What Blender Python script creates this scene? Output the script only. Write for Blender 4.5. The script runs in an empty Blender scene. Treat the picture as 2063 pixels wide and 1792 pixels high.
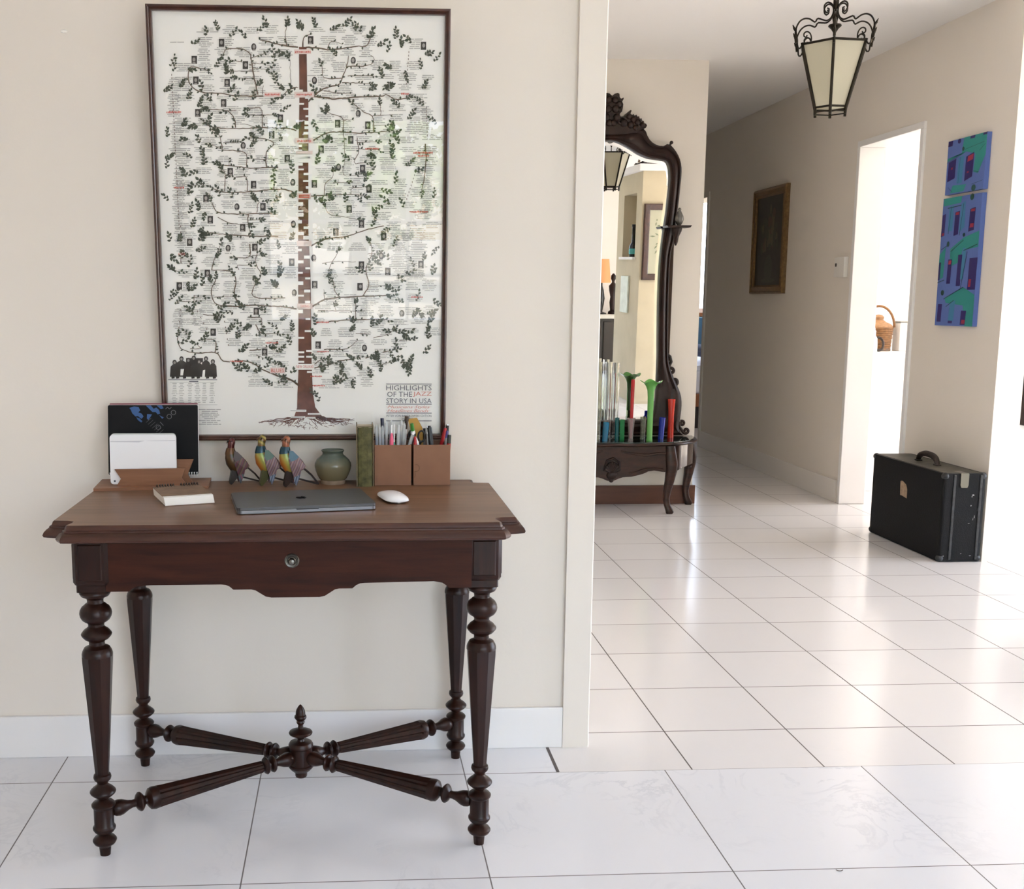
import bpy, bmesh, math, random
from mathutils import Vector, Matrix, Euler
C = bpy.context.scene.collection
scene = bpy.context.scene
PI = math.pi

# ------------------------------------------------------------------ camera
cam_data = bpy.data.cameras.new('camera')
cam = bpy.data.objects.new('camera', cam_data); C.objects.link(cam)
right = Vector((0.9984504835, -0.0555835542, 0.0026646723))
up = Vector((0.0056424498, 0.1487613858, 0.9888570235))
fwd = Vector((0.0553605883, 0.9873097379, -0.1488445050))
m = Matrix((right, up, -fwd)).transposed().to_4x4()
m.translation = Vector((-0.64535, -2.85424, 1.19447))
cam.matrix_world = m
cam_data.sensor_fit = 'HORIZONTAL'
cam_data.sensor_width = 36.0
cam_data.lens = 2245.045 / 2063 * 36.0
cam_data.shift_x = (1031.5 - 828.04) / 2063
cam_data.shift_y = (947.79 - 896.0) / 2063
cam_data.clip_start = 0.05
scene.camera = cam

# ------------------------------------------------------------------ exposure, sky and daylight
vs = scene.view_settings
scene.display_settings.display_device = 'sRGB'
vs.view_transform = 'Standard'; vs.look = 'None'; vs.gamma = 1.0; vs.use_curve_mapping = False
vs.exposure = -0.32
scene.cycles.use_denoising = True
scene.cycles.max_bounces = 10
scene.cycles.diffuse_bounces = 6
scene.cycles.glossy_bounces = 5
scene.cycles.transmission_bounces = 8
scene.cycles.transparent_max_bounces = 12
scene.cycles.sample_clamp_indirect = 12.0
scene.cycles.caustics_reflective = False
scene.cycles.caustics_refractive = False

world = bpy.data.worlds.new('sky'); scene.world = world
world.use_nodes = True
wt = world.node_tree; wt.nodes.clear()
wo = wt.nodes.new('ShaderNodeOutputWorld'); bg = wt.nodes.new('ShaderNodeBackground')
tc = wt.nodes.new('ShaderNodeTexCoord'); sp = wt.nodes.new('ShaderNodeSeparateXYZ')
rp = wt.nodes.new('ShaderNodeValToRGB')
mr = wt.nodes.new('ShaderNodeMapRange'); mr.inputs[1].default_value = -1; mr.inputs[2].default_value = 1
wt.links.new(tc.outputs['Generated'], sp.inputs[0]); wt.links.new(sp.outputs[2], mr.inputs[0])
wt.links.new(mr.outputs[0], rp.inputs[0]); wt.links.new(rp.outputs[0], bg.inputs[0]); wt.links.new(bg.outputs[0], wo.inputs[0])
e = rp.color_ramp.elements
e[0].position = 0.0; e[0].color = (0.52, 0.41, 0.28, 1)      # sunlit ground
e[1].position = 1.0; e[1].color = (0.46, 0.62, 1.0, 1)
x = e.new(0.485); x.color = (0.54, 0.45, 0.33, 1)
x = e.new(0.52); x.color = (0.74, 0.85, 1.0, 1)
bg.inputs[1].default_value = SKY = 15.0

def portal(name, loc, rot, sx, sy):
    l = bpy.data.lights.new(name, 'AREA'); l.shape = 'RECTANGLE'; l.size = sx; l.size_y = sy
    l.cycles.is_portal = True
    o = bpy.data.objects.new(name, l); C.objects.link(o); o.location = loc; o.rotation_euler = rot
    return o
# an area light looks along its own -Z: these look into the rooms
portal('daylight_garden', (-.57, -4.58, 1.10), (PI/2, 0, 0), 1.26, 1.36)
portal('daylight_added_door', (1.08, -4.58, 1.20), (PI/2, 0, 0), 1.84, 2.32)
portal('daylight_lounge', (6.18, .25, 1.28), (0, PI/2, 0), 2.44, 4.5)
portal('daylight_kitchen', (4.98, 3.77, 1.4), (0, PI/2, 0), 2.0, 1.8)
portal('daylight_bedroom', (3.42, 9.58, 1.72), (-PI/2, 0, 0), 1.35, 1.26)
sun = bpy.data.lights.new('sun', 'SUN'); sun.energy = 40.0; sun.angle = math.radians(.6); sun.color = (1.0, .90, .76)
so = bpy.data.objects.new('sun', sun); C.objects.link(so)
so.rotation_euler = Vector((-.68, -.28, -.68)).to_track_quat('-Z', 'Y').to_euler()
# unseen kitchen ceiling lamp, added to brighten the room beyond the doorway
kl = bpy.data.lights.new('added_kitchen_light', 'AREA'); kl.shape = 'DISK'; kl.size = .36; kl.energy = 14.0; kl.color = (1.0, .93, .82)
ko = bpy.data.objects.new('added_kitchen_light', kl); C.objects.link(ko); ko.location = (3.3, 3.45, 2.47)

# ------------------------------------------------------------------ mesh helpers
WM = {}
class MB:
    """collects vertices and faces (with a material slot each) for ONE mesh object"""
    def __init__(s): s.v = []; s.f = []; s.mi = []; s.cur = 0
    def add(s, verts, faces, mi=None):
        b = len(s.v); s.v += [tuple(p) for p in verts]
        for q in faces: s.f.append([i + b for i in q]); s.mi.append(s.cur if mi is None else mi)
        return s
    def box(s, a, b, mi=None, tf=None):
        x0, y0, z0 = a; x1, y1, z1 = b
        v = [(x0,y0,z0),(x1,y0,z0),(x1,y1,z0),(x0,y1,z0),(x0,y0,z1),(x1,y0,z1),(x1,y1,z1),(x0,y1,z1)]
        if tf: v = [tf(*p) for p in v]
        return s.add(v, [(0,3,2,1),(4,5,6,7),(0,1,5,4),(1,2,6,5),(2,3,7,6),(3,0,4,7)], mi)
    def prism(s, poly, d0, d1, f=lambda u, v, d: (u, d, v), mi=None, front=None):
        """polygon (u,v) extruded from d0 to d1; f maps to space"""
        n = len(poly)
        v = [f(u, w, d0) for u, w in poly] + [f(u, w, d1) for u, w in poly]
        s.add(v, [[(i+1) % n, i, i+n, (i+1) % n + n] for i in range(n)], mi)
        s.add(v, [list(range(n))], front if front is not None else mi)
        s.add(v, [[n+i for i in range(n)][::-1]], mi)
        return s
    def loft(s, rings, cap=True, close=False, mi=None):
        n = len(rings[0]); v = [p for r in rings for p in r]; fs = []
        for k in range(len(rings) - (0 if close else 1)):
            a = k*n; b = ((k+1) % len(rings))*n
            fs += [(a+i, a+(i+1) % n, b+(i+1) % n, b+i) for i in range(n)]
        if cap and not close:
            fs += [tuple(range(n))[::-1], tuple(range(len(v)-n, len(v)))]
        return s.add(v, fs, mi)
    def lathe(s, prof, o=(0,0,0), seg=24, axis=None, mi=None, rot=0.0, cap=True):
        """profile of (radius, height) turned about an axis from o"""
        o = Vector(o); ax = Vector(axis).normalized() if axis else Vector((0,0,1))
        t = Vector((1,0,0)) if abs(ax.x) < .9 else Vector((0,1,0))
        e1 = (t - ax*t.dot(ax)).normalized(); e2 = ax.cross(e1)
        rings = [[o + ax*h + (e1*math.cos(rot+2*PI*i/seg) + e2*math.sin(rot+2*PI*i/seg))*max(r, 1e-5) for i in range(seg)] for r, h in prof]
        return s.loft(rings, cap, mi=mi)
    def tube(s, path, rad, seg=8, mi=None, close=False, sq=None):
        P = [Vector(p) for p in path]; n = len(P); rings = []
        if not hasattr(rad, '__len__'): rad = [rad]*n
        nrm = None
        for i in range(n):
            if close: t = (P[(i+1) % n] - P[i-1])
            else: t = P[min(i+1, n-1)] - P[max(i-1, 0)]
            t.normalize()
            if nrm is None:
                a = Vector((0,0,1)) if abs(t.z) < .9 else Vector((1,0,0))
                nrm = (a - t*a.dot(t)).normalized()
            else:
                nrm = (nrm - t*nrm.dot(t)); nrm = nrm.normalized() if nrm.length > 1e-6 else Vector((1,0,0))
            b = t.cross(nrm)
            k = sq or 1.0
            rings.append([P[i] + (nrm*math.cos(2*PI*j/seg) + b*k*math.sin(2*PI*j/seg))*rad[i] for j in range(seg)])
        return s.loft(rings, True, close, mi)
    def sphere(s, c, r, seg=12, mi=None, sc=(1,1,1)):
        rings = []
        m_ = max(4, seg//2)
        for k in range(m_+1):
            a = -PI/2 + PI*k/m_
            rr = max(math.cos(a), 1e-3)
            rings.append([(c[0]+r*sc[0]*rr*math.cos(2*PI*i/seg), c[1]+r*sc[1]*rr*math.sin(2*PI*i/seg), c[2]+r*sc[2]*math.sin(a)) for i in range(seg)])
        return s.loft(rings, True, mi=mi)
    def build(s, name, mats, parent=None, smooth=None, bevel=0, bevel_seg=2, space='world', recalc=True):
        me = bpy.data.meshes.new(name)
        v = s.v
        if parent is not None and space == 'world':
            inv = WM[parent].inverted(); v = [inv @ Vector(p) for p in v]
        me.from_pydata([tuple(p) for p in v], [], s.f)
        for mt in (mats if isinstance(mats, (list, tuple)) else [mats]): me.materials.append(mt)
        me.polygons.foreach_set('material_index', s.mi)
        if recalc:
            b = bmesh.new(); b.from_mesh(me); bmesh.ops.recalc_face_normals(b, faces=b.faces); b.to_mesh(me); b.free()
        if smooth is not None:
            me.polygons.foreach_set('use_smooth', [True]*len(me.polygons))
            me.set_sharp_from_angle(angle=math.radians(smooth))
        me.update()
        o = bpy.data.objects.new(name, me); C.objects.link(o)
        if parent is not None: o.parent = parent; WM[o] = WM[parent].copy()
        else: WM[o] = Matrix.Identity(4)
        if bevel:
            md = o.modifiers.new('bevel', 'BEVEL'); md.width = bevel; md.segments = bevel_seg; md.limit_method = 'ANGLE'; md.angle_limit = math.radians(40)
            md.harden_normals = False
        return o

def tag(o, label=None, cat=None, group=None, kind=None):
    if label: o['label'] = label
    if cat: o['category'] = cat
    if group: o['group'] = group
    if kind: o['kind'] = kind
    return o
def thing(name, label, cat, loc=(0,0,0), rotz=0.0, group=None, rot=None):
    o = bpy.data.objects.new(name, None); C.objects.link(o)
    o.empty_display_size = 0.05
    o.location = loc; o.rotation_euler = rot if rot else (0, 0, rotz)
    WM[o] = Matrix.Translation(Vector(loc)) @ Euler(rot if rot else (0, 0, rotz)).to_matrix().to_4x4()
    return tag(o, label, cat, group)
def struct(name, mb, mats, label=None, parent=None, **k):
    o = mb.build(name, mats, parent, **k)
    if parent is None:
        o['kind'] = 'structure'
        if label: o['label'] = label
    return o
def copy_tree(src, parent=None):
    c = src.copy(); C.objects.link(c)
    if parent is not None: c.parent = parent
    for ch in [q for q in src.children]: copy_tree(ch, c)
    return c
def resample(pts, n):
    P = [Vector(p) for p in pts]; L = [0.0]
    for i in range(1, len(P)): L.append(L[-1] + (P[i]-P[i-1]).length)
    out = []; j = 0
    for k in range(n):
        t = L[-1]*k/(n-1)
        while j < len(P)-2 and L[j+1] < t: j += 1
        d = L[j+1]-L[j]
        out.append(P[j].lerp(P[j+1], (t-L[j])/d if d > 0 else 0))
    return out
def smooth_curve(pts, n):
    """Catmull-Rom through the points, then even spacing"""
    P = [Vector(p) for p in pts]; P = [P[0]*2-P[1]] + P + [P[-1]*2-P[-2]]
    o = []
    for i in range(1, len(P)-2):
        for k in range(8):
            t = k/8.0; a, b, c, d = P[i-1], P[i], P[i+1], P[i+2]
            o.append(0.5*((2*b) + (c-a)*t + (2*a-5*b+4*c-d)*t*t + (3*b-a-3*c+d)*t**3))
    o.append(P[-2])
    return resample(o, n)
def text_verts(body, width=None, height=None, shear=0.0):
    """flat outline mesh of a line of writing: (verts, faces) with x to the right, y up, fitted to a width and height"""
    cu = bpy.data.curves.new('lettering', 'FONT'); cu.body = body; cu.resolution_u = 2; cu.shear = shear
    o = bpy.data.objects.new('lettering', cu); C.objects.link(o)
    dg = bpy.context.evaluated_depsgraph_get(); me = bpy.data.meshes.new_from_object(o.evaluated_get(dg))
    v = [tuple(q.co) for q in me.vertices]; f = [list(p.vertices) for p in me.polygons]
    bpy.data.objects.remove(o); bpy.data.curves.remove(cu); bpy.data.meshes.remove(me)
    x0 = min(p[0] for p in v); x1 = max(p[0] for p in v); y0 = min(p[1] for p in v); y1 = max(p[1] for p in v)
    sx = (width/(x1-x0)) if width else None; sy = (height/(y1-y0)) if height else sx
    if sx is None: sx = sy
    return [((p[0]-x0)*sx, (p[1]-y0)*sy) for p in v], f

# ------------------------------------------------------------------ materials
MATS = {}
def mat(name, col, rough=0.5, metal=0.0, spec=0.5, coat=0.0, trans=0.0, ior=1.45, bump=0.0, bscale=60.0, var=0.0, vscale=8.0, emit=None, alpha=1.0, coat_rough=0.1, sss=0.0):
    if name in MATS: return MATS[name]
    m = bpy.data.materials.new(name); m.use_nodes = True; t = m.node_tree; b = t.nodes['Principled BSDF']
    b.inputs['Base Color'].default_value = (*col, 1); b.inputs['Roughness'].default_value = rough
    b.inputs['Metallic'].default_value = metal; b.inputs['Specular IOR Level'].default_value = spec
    b.inputs['Coat Weight'].default_value = coat; b.inputs['Coat Roughness'].default_value = coat_rough
    b.inputs['Transmission Weight'].default_value = trans; b.inputs['IOR'].default_value = ior; b.inputs['Alpha'].default_value = alpha
    if emit: b.inputs['Emission Color'].default_value = (*emit[0], 1); b.inputs['Emission Strength'].default_value = emit[1]
    if bump or var:
        co = t.nodes.new('ShaderNodeTexCoord')
    if bump:
        n = t.nodes.new('ShaderNodeTexNoise'); n.inputs['Scale'].default_value = bscale; n.inputs['Detail'].default_value = 4
        bp = t.nodes.new('ShaderNodeBump'); bp.inputs['Strength'].default_value = bump; bp.inputs['Distance'].default_value = 0.01
        t.links.new(co.outputs['Object'], n.inputs['Vector']); t.links.new(n.outputs['Fac'], bp.inputs['Height']); t.links.new(bp.outputs[0], b.inputs['Normal'])
    if var:
        n = t.nodes.new('ShaderNodeTexNoise'); n.inputs['Scale'].default_value = vscale; n.inputs['Detail'].default_value = 5
        r = t.nodes.new('ShaderNodeValToRGB'); r.color_ramp.elements[0].position = .3; r.color_ramp.elements[1].position = .7
        r.color_ramp.elements[0].color = (*[max(0, c*(1-var)) for c in col], 1); r.color_ramp.elements[1].color = (*[min(1, c*(1+var)) for c in col], 1)
        t.links.new(co.outputs['Object'], n.inputs['Vector']); t.links.new(n.outputs['Fac'], r.inputs[0]); t.links.new(r.outputs[0], b.inputs['Base Color'])
    MATS[name] = m
    return m
def wood(name, dark, light, rough=0.3, stretch=(1, 12, 12), scale=3.0, spec=0.5, coat=0.0, coat_rough=0.1):
    m = bpy.data.materials.new(name); m.use_nodes = True; t = m.node_tree; b = t.nodes['Principled BSDF']
    co = t.nodes.new('ShaderNodeTexCoord'); mp = t.nodes.new('ShaderNodeMapping'); mp.inputs['Scale'].default_value = stretch
    n = t.nodes.new('ShaderNodeTexNoise'); n.inputs['Scale'].default_value = scale; n.inputs['Detail'].default_value = 7; n.inputs['Roughness'].default_value = .62; n.inputs['Distortion'].default_value = .4
    r = t.nodes.new('ShaderNodeValToRGB'); r.color_ramp.elements[0].position = .33; r.color_ramp.elements[1].position = .68
    r.color_ramp.elements[0].color = (*dark, 1); r.color_ramp.elements[1].color = (*light, 1)
    t.links.new(co.outputs['Object'], mp.inputs[0]); t.links.new(mp.outputs[0], n.inputs['Vector']); t.links.new(n.outputs['Fac'], r.inputs[0]); t.links.new(r.outputs[0], b.inputs['Base Color'])
    bp = t.nodes.new('ShaderNodeBump'); bp.inputs['Strength'].default_value = .08; bp.inputs['Distance'].default_value = .005
    t.links.new(n.outputs['Fac'], bp.inputs['Height']); t.links.new(bp.outputs[0], b.inputs['Normal'])
    b.inputs['Roughness'].default_value = rough; b.inputs['Specular IOR Level'].default_value = spec; b.inputs['Coat Weight'].default_value = coat; b.inputs['Coat Roughness'].default_value = coat_rough
    MATS[name] = m
    return m
def thin_glass(name, tint=(1, 1, 1), ior=1.45, rough=0.0):
    """one pane: see-through with a Fresnel sheen"""
    m = bpy.data.materials.new(name); m.use_nodes = True; t = m.node_tree; t.nodes.clear()
    o = t.nodes.new('ShaderNodeOutputMaterial'); mx = t.nodes.new('ShaderNodeMixShader'); tr = t.nodes.new('ShaderNodeBsdfTransparent'); gl = t.nodes.new('ShaderNodeBsdfGlossy')
    fr = t.nodes.new('ShaderNodeFresnel'); ge = t.nodes.new('ShaderNodeNewGeometry'); mi_ = t.nodes.new('ShaderNodeMapRange'); mi_.inputs[3].default_value = ior; mi_.inputs[4].default_value = 1/ior
    t.links.new(ge.outputs['Backfacing'], mi_.inputs[0]); t.links.new(mi_.outputs[0], fr.inputs[0])      # a thin pane reflects alike from both sides
    tr.inputs[0].default_value = (*tint, 1); gl.inputs['Roughness'].default_value = rough
    t.links.new(fr.outputs[0], mx.inputs[0]); t.links.new(tr.outputs[0], mx.inputs[1]); t.links.new(gl.outputs[0], mx.inputs[2]); t.links.new(mx.outputs[0], o.inputs[0])
    MATS[name] = m
    return m
def tile_mat(name, size, ox, oy, base, vein, grout, groutw, rough, veins):
    m = bpy.data.materials.new(name); m.use_nodes = True; t = m.node_tree; b = t.nodes['Principled BSDF']
    co = t.nodes.new('ShaderNodeTexCoord'); mp = t.nodes.new('ShaderNodeMapping'); mp.inputs['Location'].default_value = (-ox, -oy, 0)
    br = t.nodes.new('ShaderNodeTexBrick'); br.offset = 0; br.squash = 1
    for k, v in (('Scale', 1.0), ('Mortar Size', groutw), ('Mortar Smooth', 0.15), ('Bias', 0.0), ('Brick Width', size), ('Row Height', size)): br.inputs[k].default_value = v
    br.inputs['Color1'].default_value = (1, 1, 1, 1); br.inputs['Color2'].default_value = (.955, .955, .955, 1); br.inputs['Mortar'].default_value = (1, 1, 1, 1)
    n = t.nodes.new('ShaderNodeTexNoise'); n.inputs['Scale'].default_value = 5.0; n.inputs['Detail'].default_value = 9; n.inputs['Roughness'].default_value = .6; n.inputs['Distortion'].default_value = 1.6
    r = t.nodes.new('ShaderNodeValToRGB'); ee = r.color_ramp.elements
    ee[0].position = .455; ee[0].color = (*base, 1); ee[1].position = .5; ee[1].color = (*[base[i]*(1-veins)+vein[i]*veins for i in range(3)], 1)
    q = ee.new(.53); q.color = (*base, 1)
    n2 = t.nodes.new('ShaderNodeTexNoise'); n2.inputs['Scale'].default_value = 2.3; n2.inputs['Detail'].default_value = 4
    r2 = t.nodes.new('ShaderNodeValToRGB'); r2.color_ramp.elements[0].position = .48; r2.color_ramp.elements[1].position = .68
    m1 = t.nodes.new('ShaderNodeMix'); m1.data_type = 'RGBA'; m1.inputs[6].default_value = (*base, 1)
    m2 = t.nodes.new('ShaderNodeMix'); m2.data_type = 'RGBA'; m2.blend_type = 'MULTIPLY'; m2.inputs[0].default_value = 1
    m3 = t.nodes.new('ShaderNodeMix'); m3.data_type = 'RGBA'; m3.inputs[7].default_value = (*grout, 1)
    L = t.links.new
    L(co.outputs['Object'], mp.inputs[0]); L(mp.outputs[0], br.inputs['Vector']); L(co.outputs['Object'], n.inputs['Vector']); L(co.outputs['Object'], n2.inputs['Vector'])
    L(n.outputs['Fac'], r.inputs[0]); L(n2.outputs['Fac'], r2.inputs[0]); L(r2.outputs[0], m1.inputs[0]); L(r.outputs[0], m1.inputs[7])
    L(m1.outputs[2], m2.inputs[6]); L(br.outputs['Color'], m2.inputs[7]); L(br.outputs['Fac'], m3.inputs[0]); L(m2.outputs[2], m3.inputs[6]); L(m3.outputs[2], b.inputs['Base Color'])
    mr = t.nodes.new('ShaderNodeMapRange'); mr.inputs[3].default_value = rough; mr.inputs[4].default_value = .8
    L(br.outputs['Fac'], mr.inputs[0]); L(mr.outputs[0], b.inputs['Roughness'])
    bp = t.nodes.new('ShaderNodeBump'); bp.invert = True; bp.inputs['Strength'].default_value = .35; bp.inputs['Distance'].default_value = .002
    L(br.outputs['Fac'], bp.inputs['Height']); L(bp.outputs[0], b.inputs['Normal'])
    MATS[name] = m
    return m

paint = mat('cream_wall_paint', (.775, .715, .638), rough=.75, spec=.25, bump=.05, bscale=45)
paint_white = mat('white_wall_paint', (.84, .81, .78), rough=.7, spec=.25, bump=.04, bscale=45)
gloss_white = mat('white_gloss_paint', (.82, .80, .78), rough=.4, bump=.02, bscale=30)
ceil_paint = mat('white_ceiling_paint', (.84, .815, .78), rough=.85, spec=.2)
t_front = tile_mat('marbled_floor_tile', .5198, -.355, -.1607, (.79, .79, .815), (.54, .555, .60), (.17, .155, .15), .0016, .16, .55)
t_hall = tile_mat('plain_floor_tile', .35, .237, .0987, (.79, .765, .755), (.70, .68, .67), (.13, .108, .098), .0021, .16, .12)
dark_grout = mat('dark_grout', (.10, .085, .08), rough=.9)
clear_pane = thin_glass('window_pane_glass')

# ------------------------------------------------------------------ the rooms
HC = 2.565
c0 = -.113      # joint between the two floors under the end of the picture wall
def plate(mb, poly, z, mi=0): mb.add([(x, y, z) for x, y in poly], [list(range(len(poly)))], mi)
f = MB(); f.prism([(-2.6, -4.6), (6.2, -4.6), (6.2, -.1607), (c0, -.1607), (c0, .02), (-2.6, .02)], -.1, 0, lambda u, v, d: (u, v, d))
struct('floor', f, t_front, 'white marbled square tiles in the front room')
f = MB(); f.prism([(c0, -.1607), (6.2, -.1607), (6.2, 9.7), (1.3, 9.7), (1.3, 3.7), (-.7, 3.7), (-.7, .02), (c0, .02)], -.1, 0, lambda u, v, d: (u, v, d))
struct('floor_hall', f, t_hall, 'smaller white square tiles of the hall')
f = MB(); f.box((c0-.004, -.159, -.02), (c0+.004, .0, .0006))
struct('trim_1', f, dark_grout, 'wide dark joint between the two tiled floors')

w = MB(); w.box((-2.7, .012, 0), (-.004, .13, HC)); struct('wall_front', w, paint, 'cream wall behind the writing table')
w = MB(); w.box((-2.6, 0, 0), (-.072, .012, .113)); struct('baseboard_front', w, gloss_white, 'low white skirting board behind the table', bevel=.002)
w = MB(); w.prism([(-.072, -.002), (-.003, -.002), (.0, .002), (.0, .14), (-.072, .14)], 0, HC, lambda u, v, d: (u, v, d))
struct('trim_2', w, mat('cream_trim_paint', (.775, .715, .638), rough=.5, bump=.03, bscale=20), 'flat cream trim on the end of the picture wall')
w = MB(); w.box((-2.7, -4.7, 0), (-2.6, .012, HC)); struct('wall_left', w, paint)

def wall_with_holes(mb, a0, a1, holes, d0, d1, f, z1=HC):
    """wall strip along a0..a1 with rectangular holes (s0, s1, z0, z1); f(a, d, z) -> xyz"""
    def bx(p, q, r, s_): 
        if q-p > 1e-6 and s_-r > 1e-6: mb.box((p, d0, r), (q, d1, s_), tf=f)
    cur = a0
    for s0, s1, r0, r1 in sorted(holes):
        bx(cur, s0, 0, z1); bx(s0, s1, 0, r0); bx(s0, s1, r1, z1); cur = s1
    bx(cur, a1, 0, z1)
along_x = lambda a, d, z: (a, d, z)
along_y = lambda a, d, z: (d, a, z)
GW = [(-1.2, .06, .42, 1.78), (.16, 2.0, .04, 2.36)]  # second opening is unseen, added for daylight from the front right
w = MB(); wall_with_holes(w, -2.7, 6.3, GW, -4.7, -4.6, along_x); struct('wall_back', w, paint)
LW = [(-2.0, 2.5, .06, 2.5)]
w = MB(); wall_with_holes(w, -4.7, 2.75, LW, 6.2, 6.3, along_y); struct('wall_right', w, paint_white)
# wall on the right of the hall, with the doorway to the kitchen
w = MB(); wall_with_holes(w, 2.09, 7.6, [(2.905, 3.61, 0, 2.09), (6.36, 7.16, 0, 2.06)], 2.31, 2.44, along_y); struct('wall_hall_right', w, paint, 'long cream wall on the right of the hall')
w = MB(); w.box((2.44, 2.63, 0), (6.3, 2.75, HC)); struct('wall_lounge', w, paint_white)
w = MB(); wall_with_holes(w, 2.75, 4.8, [(2.87, 4.67, .4, 2.4)], 5.0, 5.1, along_y); struct('wall_kitchen_right', w, paint_white)
w = MB(); w.box((2.44, 4.8, 0), (5.1, 4.9, HC)); struct('wall_kitchen_back', w, paint_white)
# mirror wall and hall end
w = MB(); w.box((-.7, 3.67, 0), (1.418, 7.5, HC)); struct('wall_mirror', w, paint, 'cream wall block behind the carved mirror')
w = MB(); w.box((-.8, .13, 0), (-.7, 3.67, HC)); struct('wall_hall_left', w, paint)
w = MB(); w.box((1.3, 7.5, 0), (2.31, 7.6, HC)); struct('wall_hall_end', w, paint)
w = MB(); wall_with_holes(w, 2.3, 5.3, [(2.75, 4.1, 1.09, 2.35)], 9.6, 9.7, along_x); struct('wall_bedroom_back', w, paint_white)
w = MB(); w.box((5.2, 4.9, 0), (5.3, 9.6, HC)); struct('wall_bedroom_right', w, paint_white)
w = MB(); w.box((2.31, 7.6, 0), (2.44, 9.6, HC)); struct('wall_bedroom_left', w, paint_white)
w = MB(); w.box((-2.7, -4.7, HC), (6.3, 9.7, HC+.1)); struct('ceiling', w, ceil_paint, 'white ceiling')
w = MB(); w.box((-.7, 3.655, 0), (1.433, 3.67, .112)); struct('baseboard_mirror', w, wood('red_brown_plank', (.085, .028, .014), (.13, .045, .022), rough=.45), 'red-brown wooden skirting under the carved console', bevel=.002)
w = MB(); w.box((1.418, 3.67, 0), (1.43, 7.5, .1)); struct('baseboard_passage', w, gloss_white)
w = MB(); w.box((2.298, 3.665, 0), (2.31, 6.32, .135)); struct('baseboard_hall', w, mat('greige_skirting_paint', (.78, .74, .69), rough=.4), 'pale skirting along the right hall wall', bevel=.002)

# door frames
def door_frame(name, label, along, a0, a1, z1, d0, d1, wd, out, m_):
    r = thing(name, None, None, (0, 0, 0)); r['kind'] = 'structure'; r['label'] = label
    for nm, bx in (('jamb', (a0-wd, a0, 0, z1)), ('jamb', (a1, a1+wd, 0, z1)), ('head', (a0-wd, a1+wd, z1, z1+wd))):
        b = MB(); b.box((bx[0], d0-out, bx[2]), (bx[1], d1+out, bx[3]), tf=along)
        b.build(nm, m_, r, bevel=.003)
    return r
door_frame('door_1', 'white door frame of the bright kitchen doorway', along_y, 2.915, 3.60, 2.085, 2.31, 2.44, .035, .014, gloss_white)
door_frame('door_2', 'white door frame at the far end of the hall', along_y, 6.365, 7.155, 2.055, 2.31, 2.44, .045, .012, mat('grey_white_gloss', (.70, .66, .60), rough=.4))

# windows: frame, glazing bars and panes in each
def window(name, label, along, a0, a1, z0, z1, d, nx, nz, m_, t=.05, bar=.022, casements=None):
    r = thing(name, None, None, (0, 0, 0)); r['kind'] = 'structure'; r['label'] = label
    b = MB()
    for q in ((a0, a0+t, z0, z1), (a1-t, a1, z0, z1), (a0, a1, z0, z0+t), (a0, a1, z1-t, z1)): b.box((q[0], d-.035, q[2]), (q[1], d+.035, q[3]), tf=along)
    b.build('window_frame', m_, r)
    b = MB()
    for i in range(1, nx):
        x = a0 + (a1-a0)*i/nx; wd = t if (casements and i % casements == 0) else bar/2
        b.box((x-wd, d-.028, z0+t), (x+wd, d+.028, z1-t), tf=along)
    for k in range(1, nz):
        z = z0 + (z1-z0)*k/nz; b.box((a0+t, d-.02, z-bar/2), (a1-t, d+.02, z+bar/2), tf=along)
    if nx > 1 or nz > 1: b.build('glazing_bars', m_, r)
    b = MB(); b.add([along(a0+t, d, z0+t), along(a1-t, d, z0+t), along(a1-t, d, z1-t), along(a0+t, d, z1-t)], [(0, 1, 2, 3)])
    b.build('window_pane', clear_pane, r)
    return r
white_frame = mat('white_window_paint', (.85, .85, .85), rough=.35)
window('window_1', 'white garden window seen only in the poster glass', along_x, -1.2, .06, .42, 1.78, -4.65, 4, 4, white_frame, casements=2)
window('window_added', 'tall white glazed garden door, unseen, added for more daylight', along_x, .16, 2.0, .04, 2.36, -4.65, 4, 1, white_frame, casements=2)
window('window_2', 'lounge window out of the picture', along_y, -2.0, 2.5, .06, 2.5, 6.25, 6, 1, white_frame, casements=2)
window('window_3', 'kitchen window out of the picture', along_y, 2.87, 4.67, .4, 2.4, 5.05, 2, 1, white_frame)
window('window_4', 'bright bedroom window beyond the far doorway', along_x, 2.75, 4.1, 1.09, 2.35, 9.65, 2, 1, white_frame)

# ================================================================== WRITING TABLE
top_wood = wood('table_top_oak', (.125, .060, .031), (.215, .112, .062), rough=.38, stretch=(.7, 9, 9), scale=3.2, spec=.24, coat=.05, coat_rough=.2)
edge_wood = wood('table_edge_mahogany', (.030, .0095, .0055), (.076, .025, .0135), rough=.36, stretch=(1, 9, 9), scale=4, spec=.35, coat=.15, coat_rough=.2)
apron_wood = wood('table_apron_mahogany', (.022, .0060, .0032), (.054, .0140, .0065), rough=.5, spec=.16, stretch=(1.2, 10, 14), scale=4)
leg_wood = wood('table_leg_mahogany', (.010, .0036, .0024), (.028, .0085, .0047), rough=.33, stretch=(9, 9, 1), scale=4, spec=.22, coat=.06, coat_rough=.15)
dark_leg = leg_wood
TT = .742
table = thing('writing_table', 'dark turned-leg wooden writing table against the cream wall', 'table', (-.774, -.30, 0))
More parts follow.
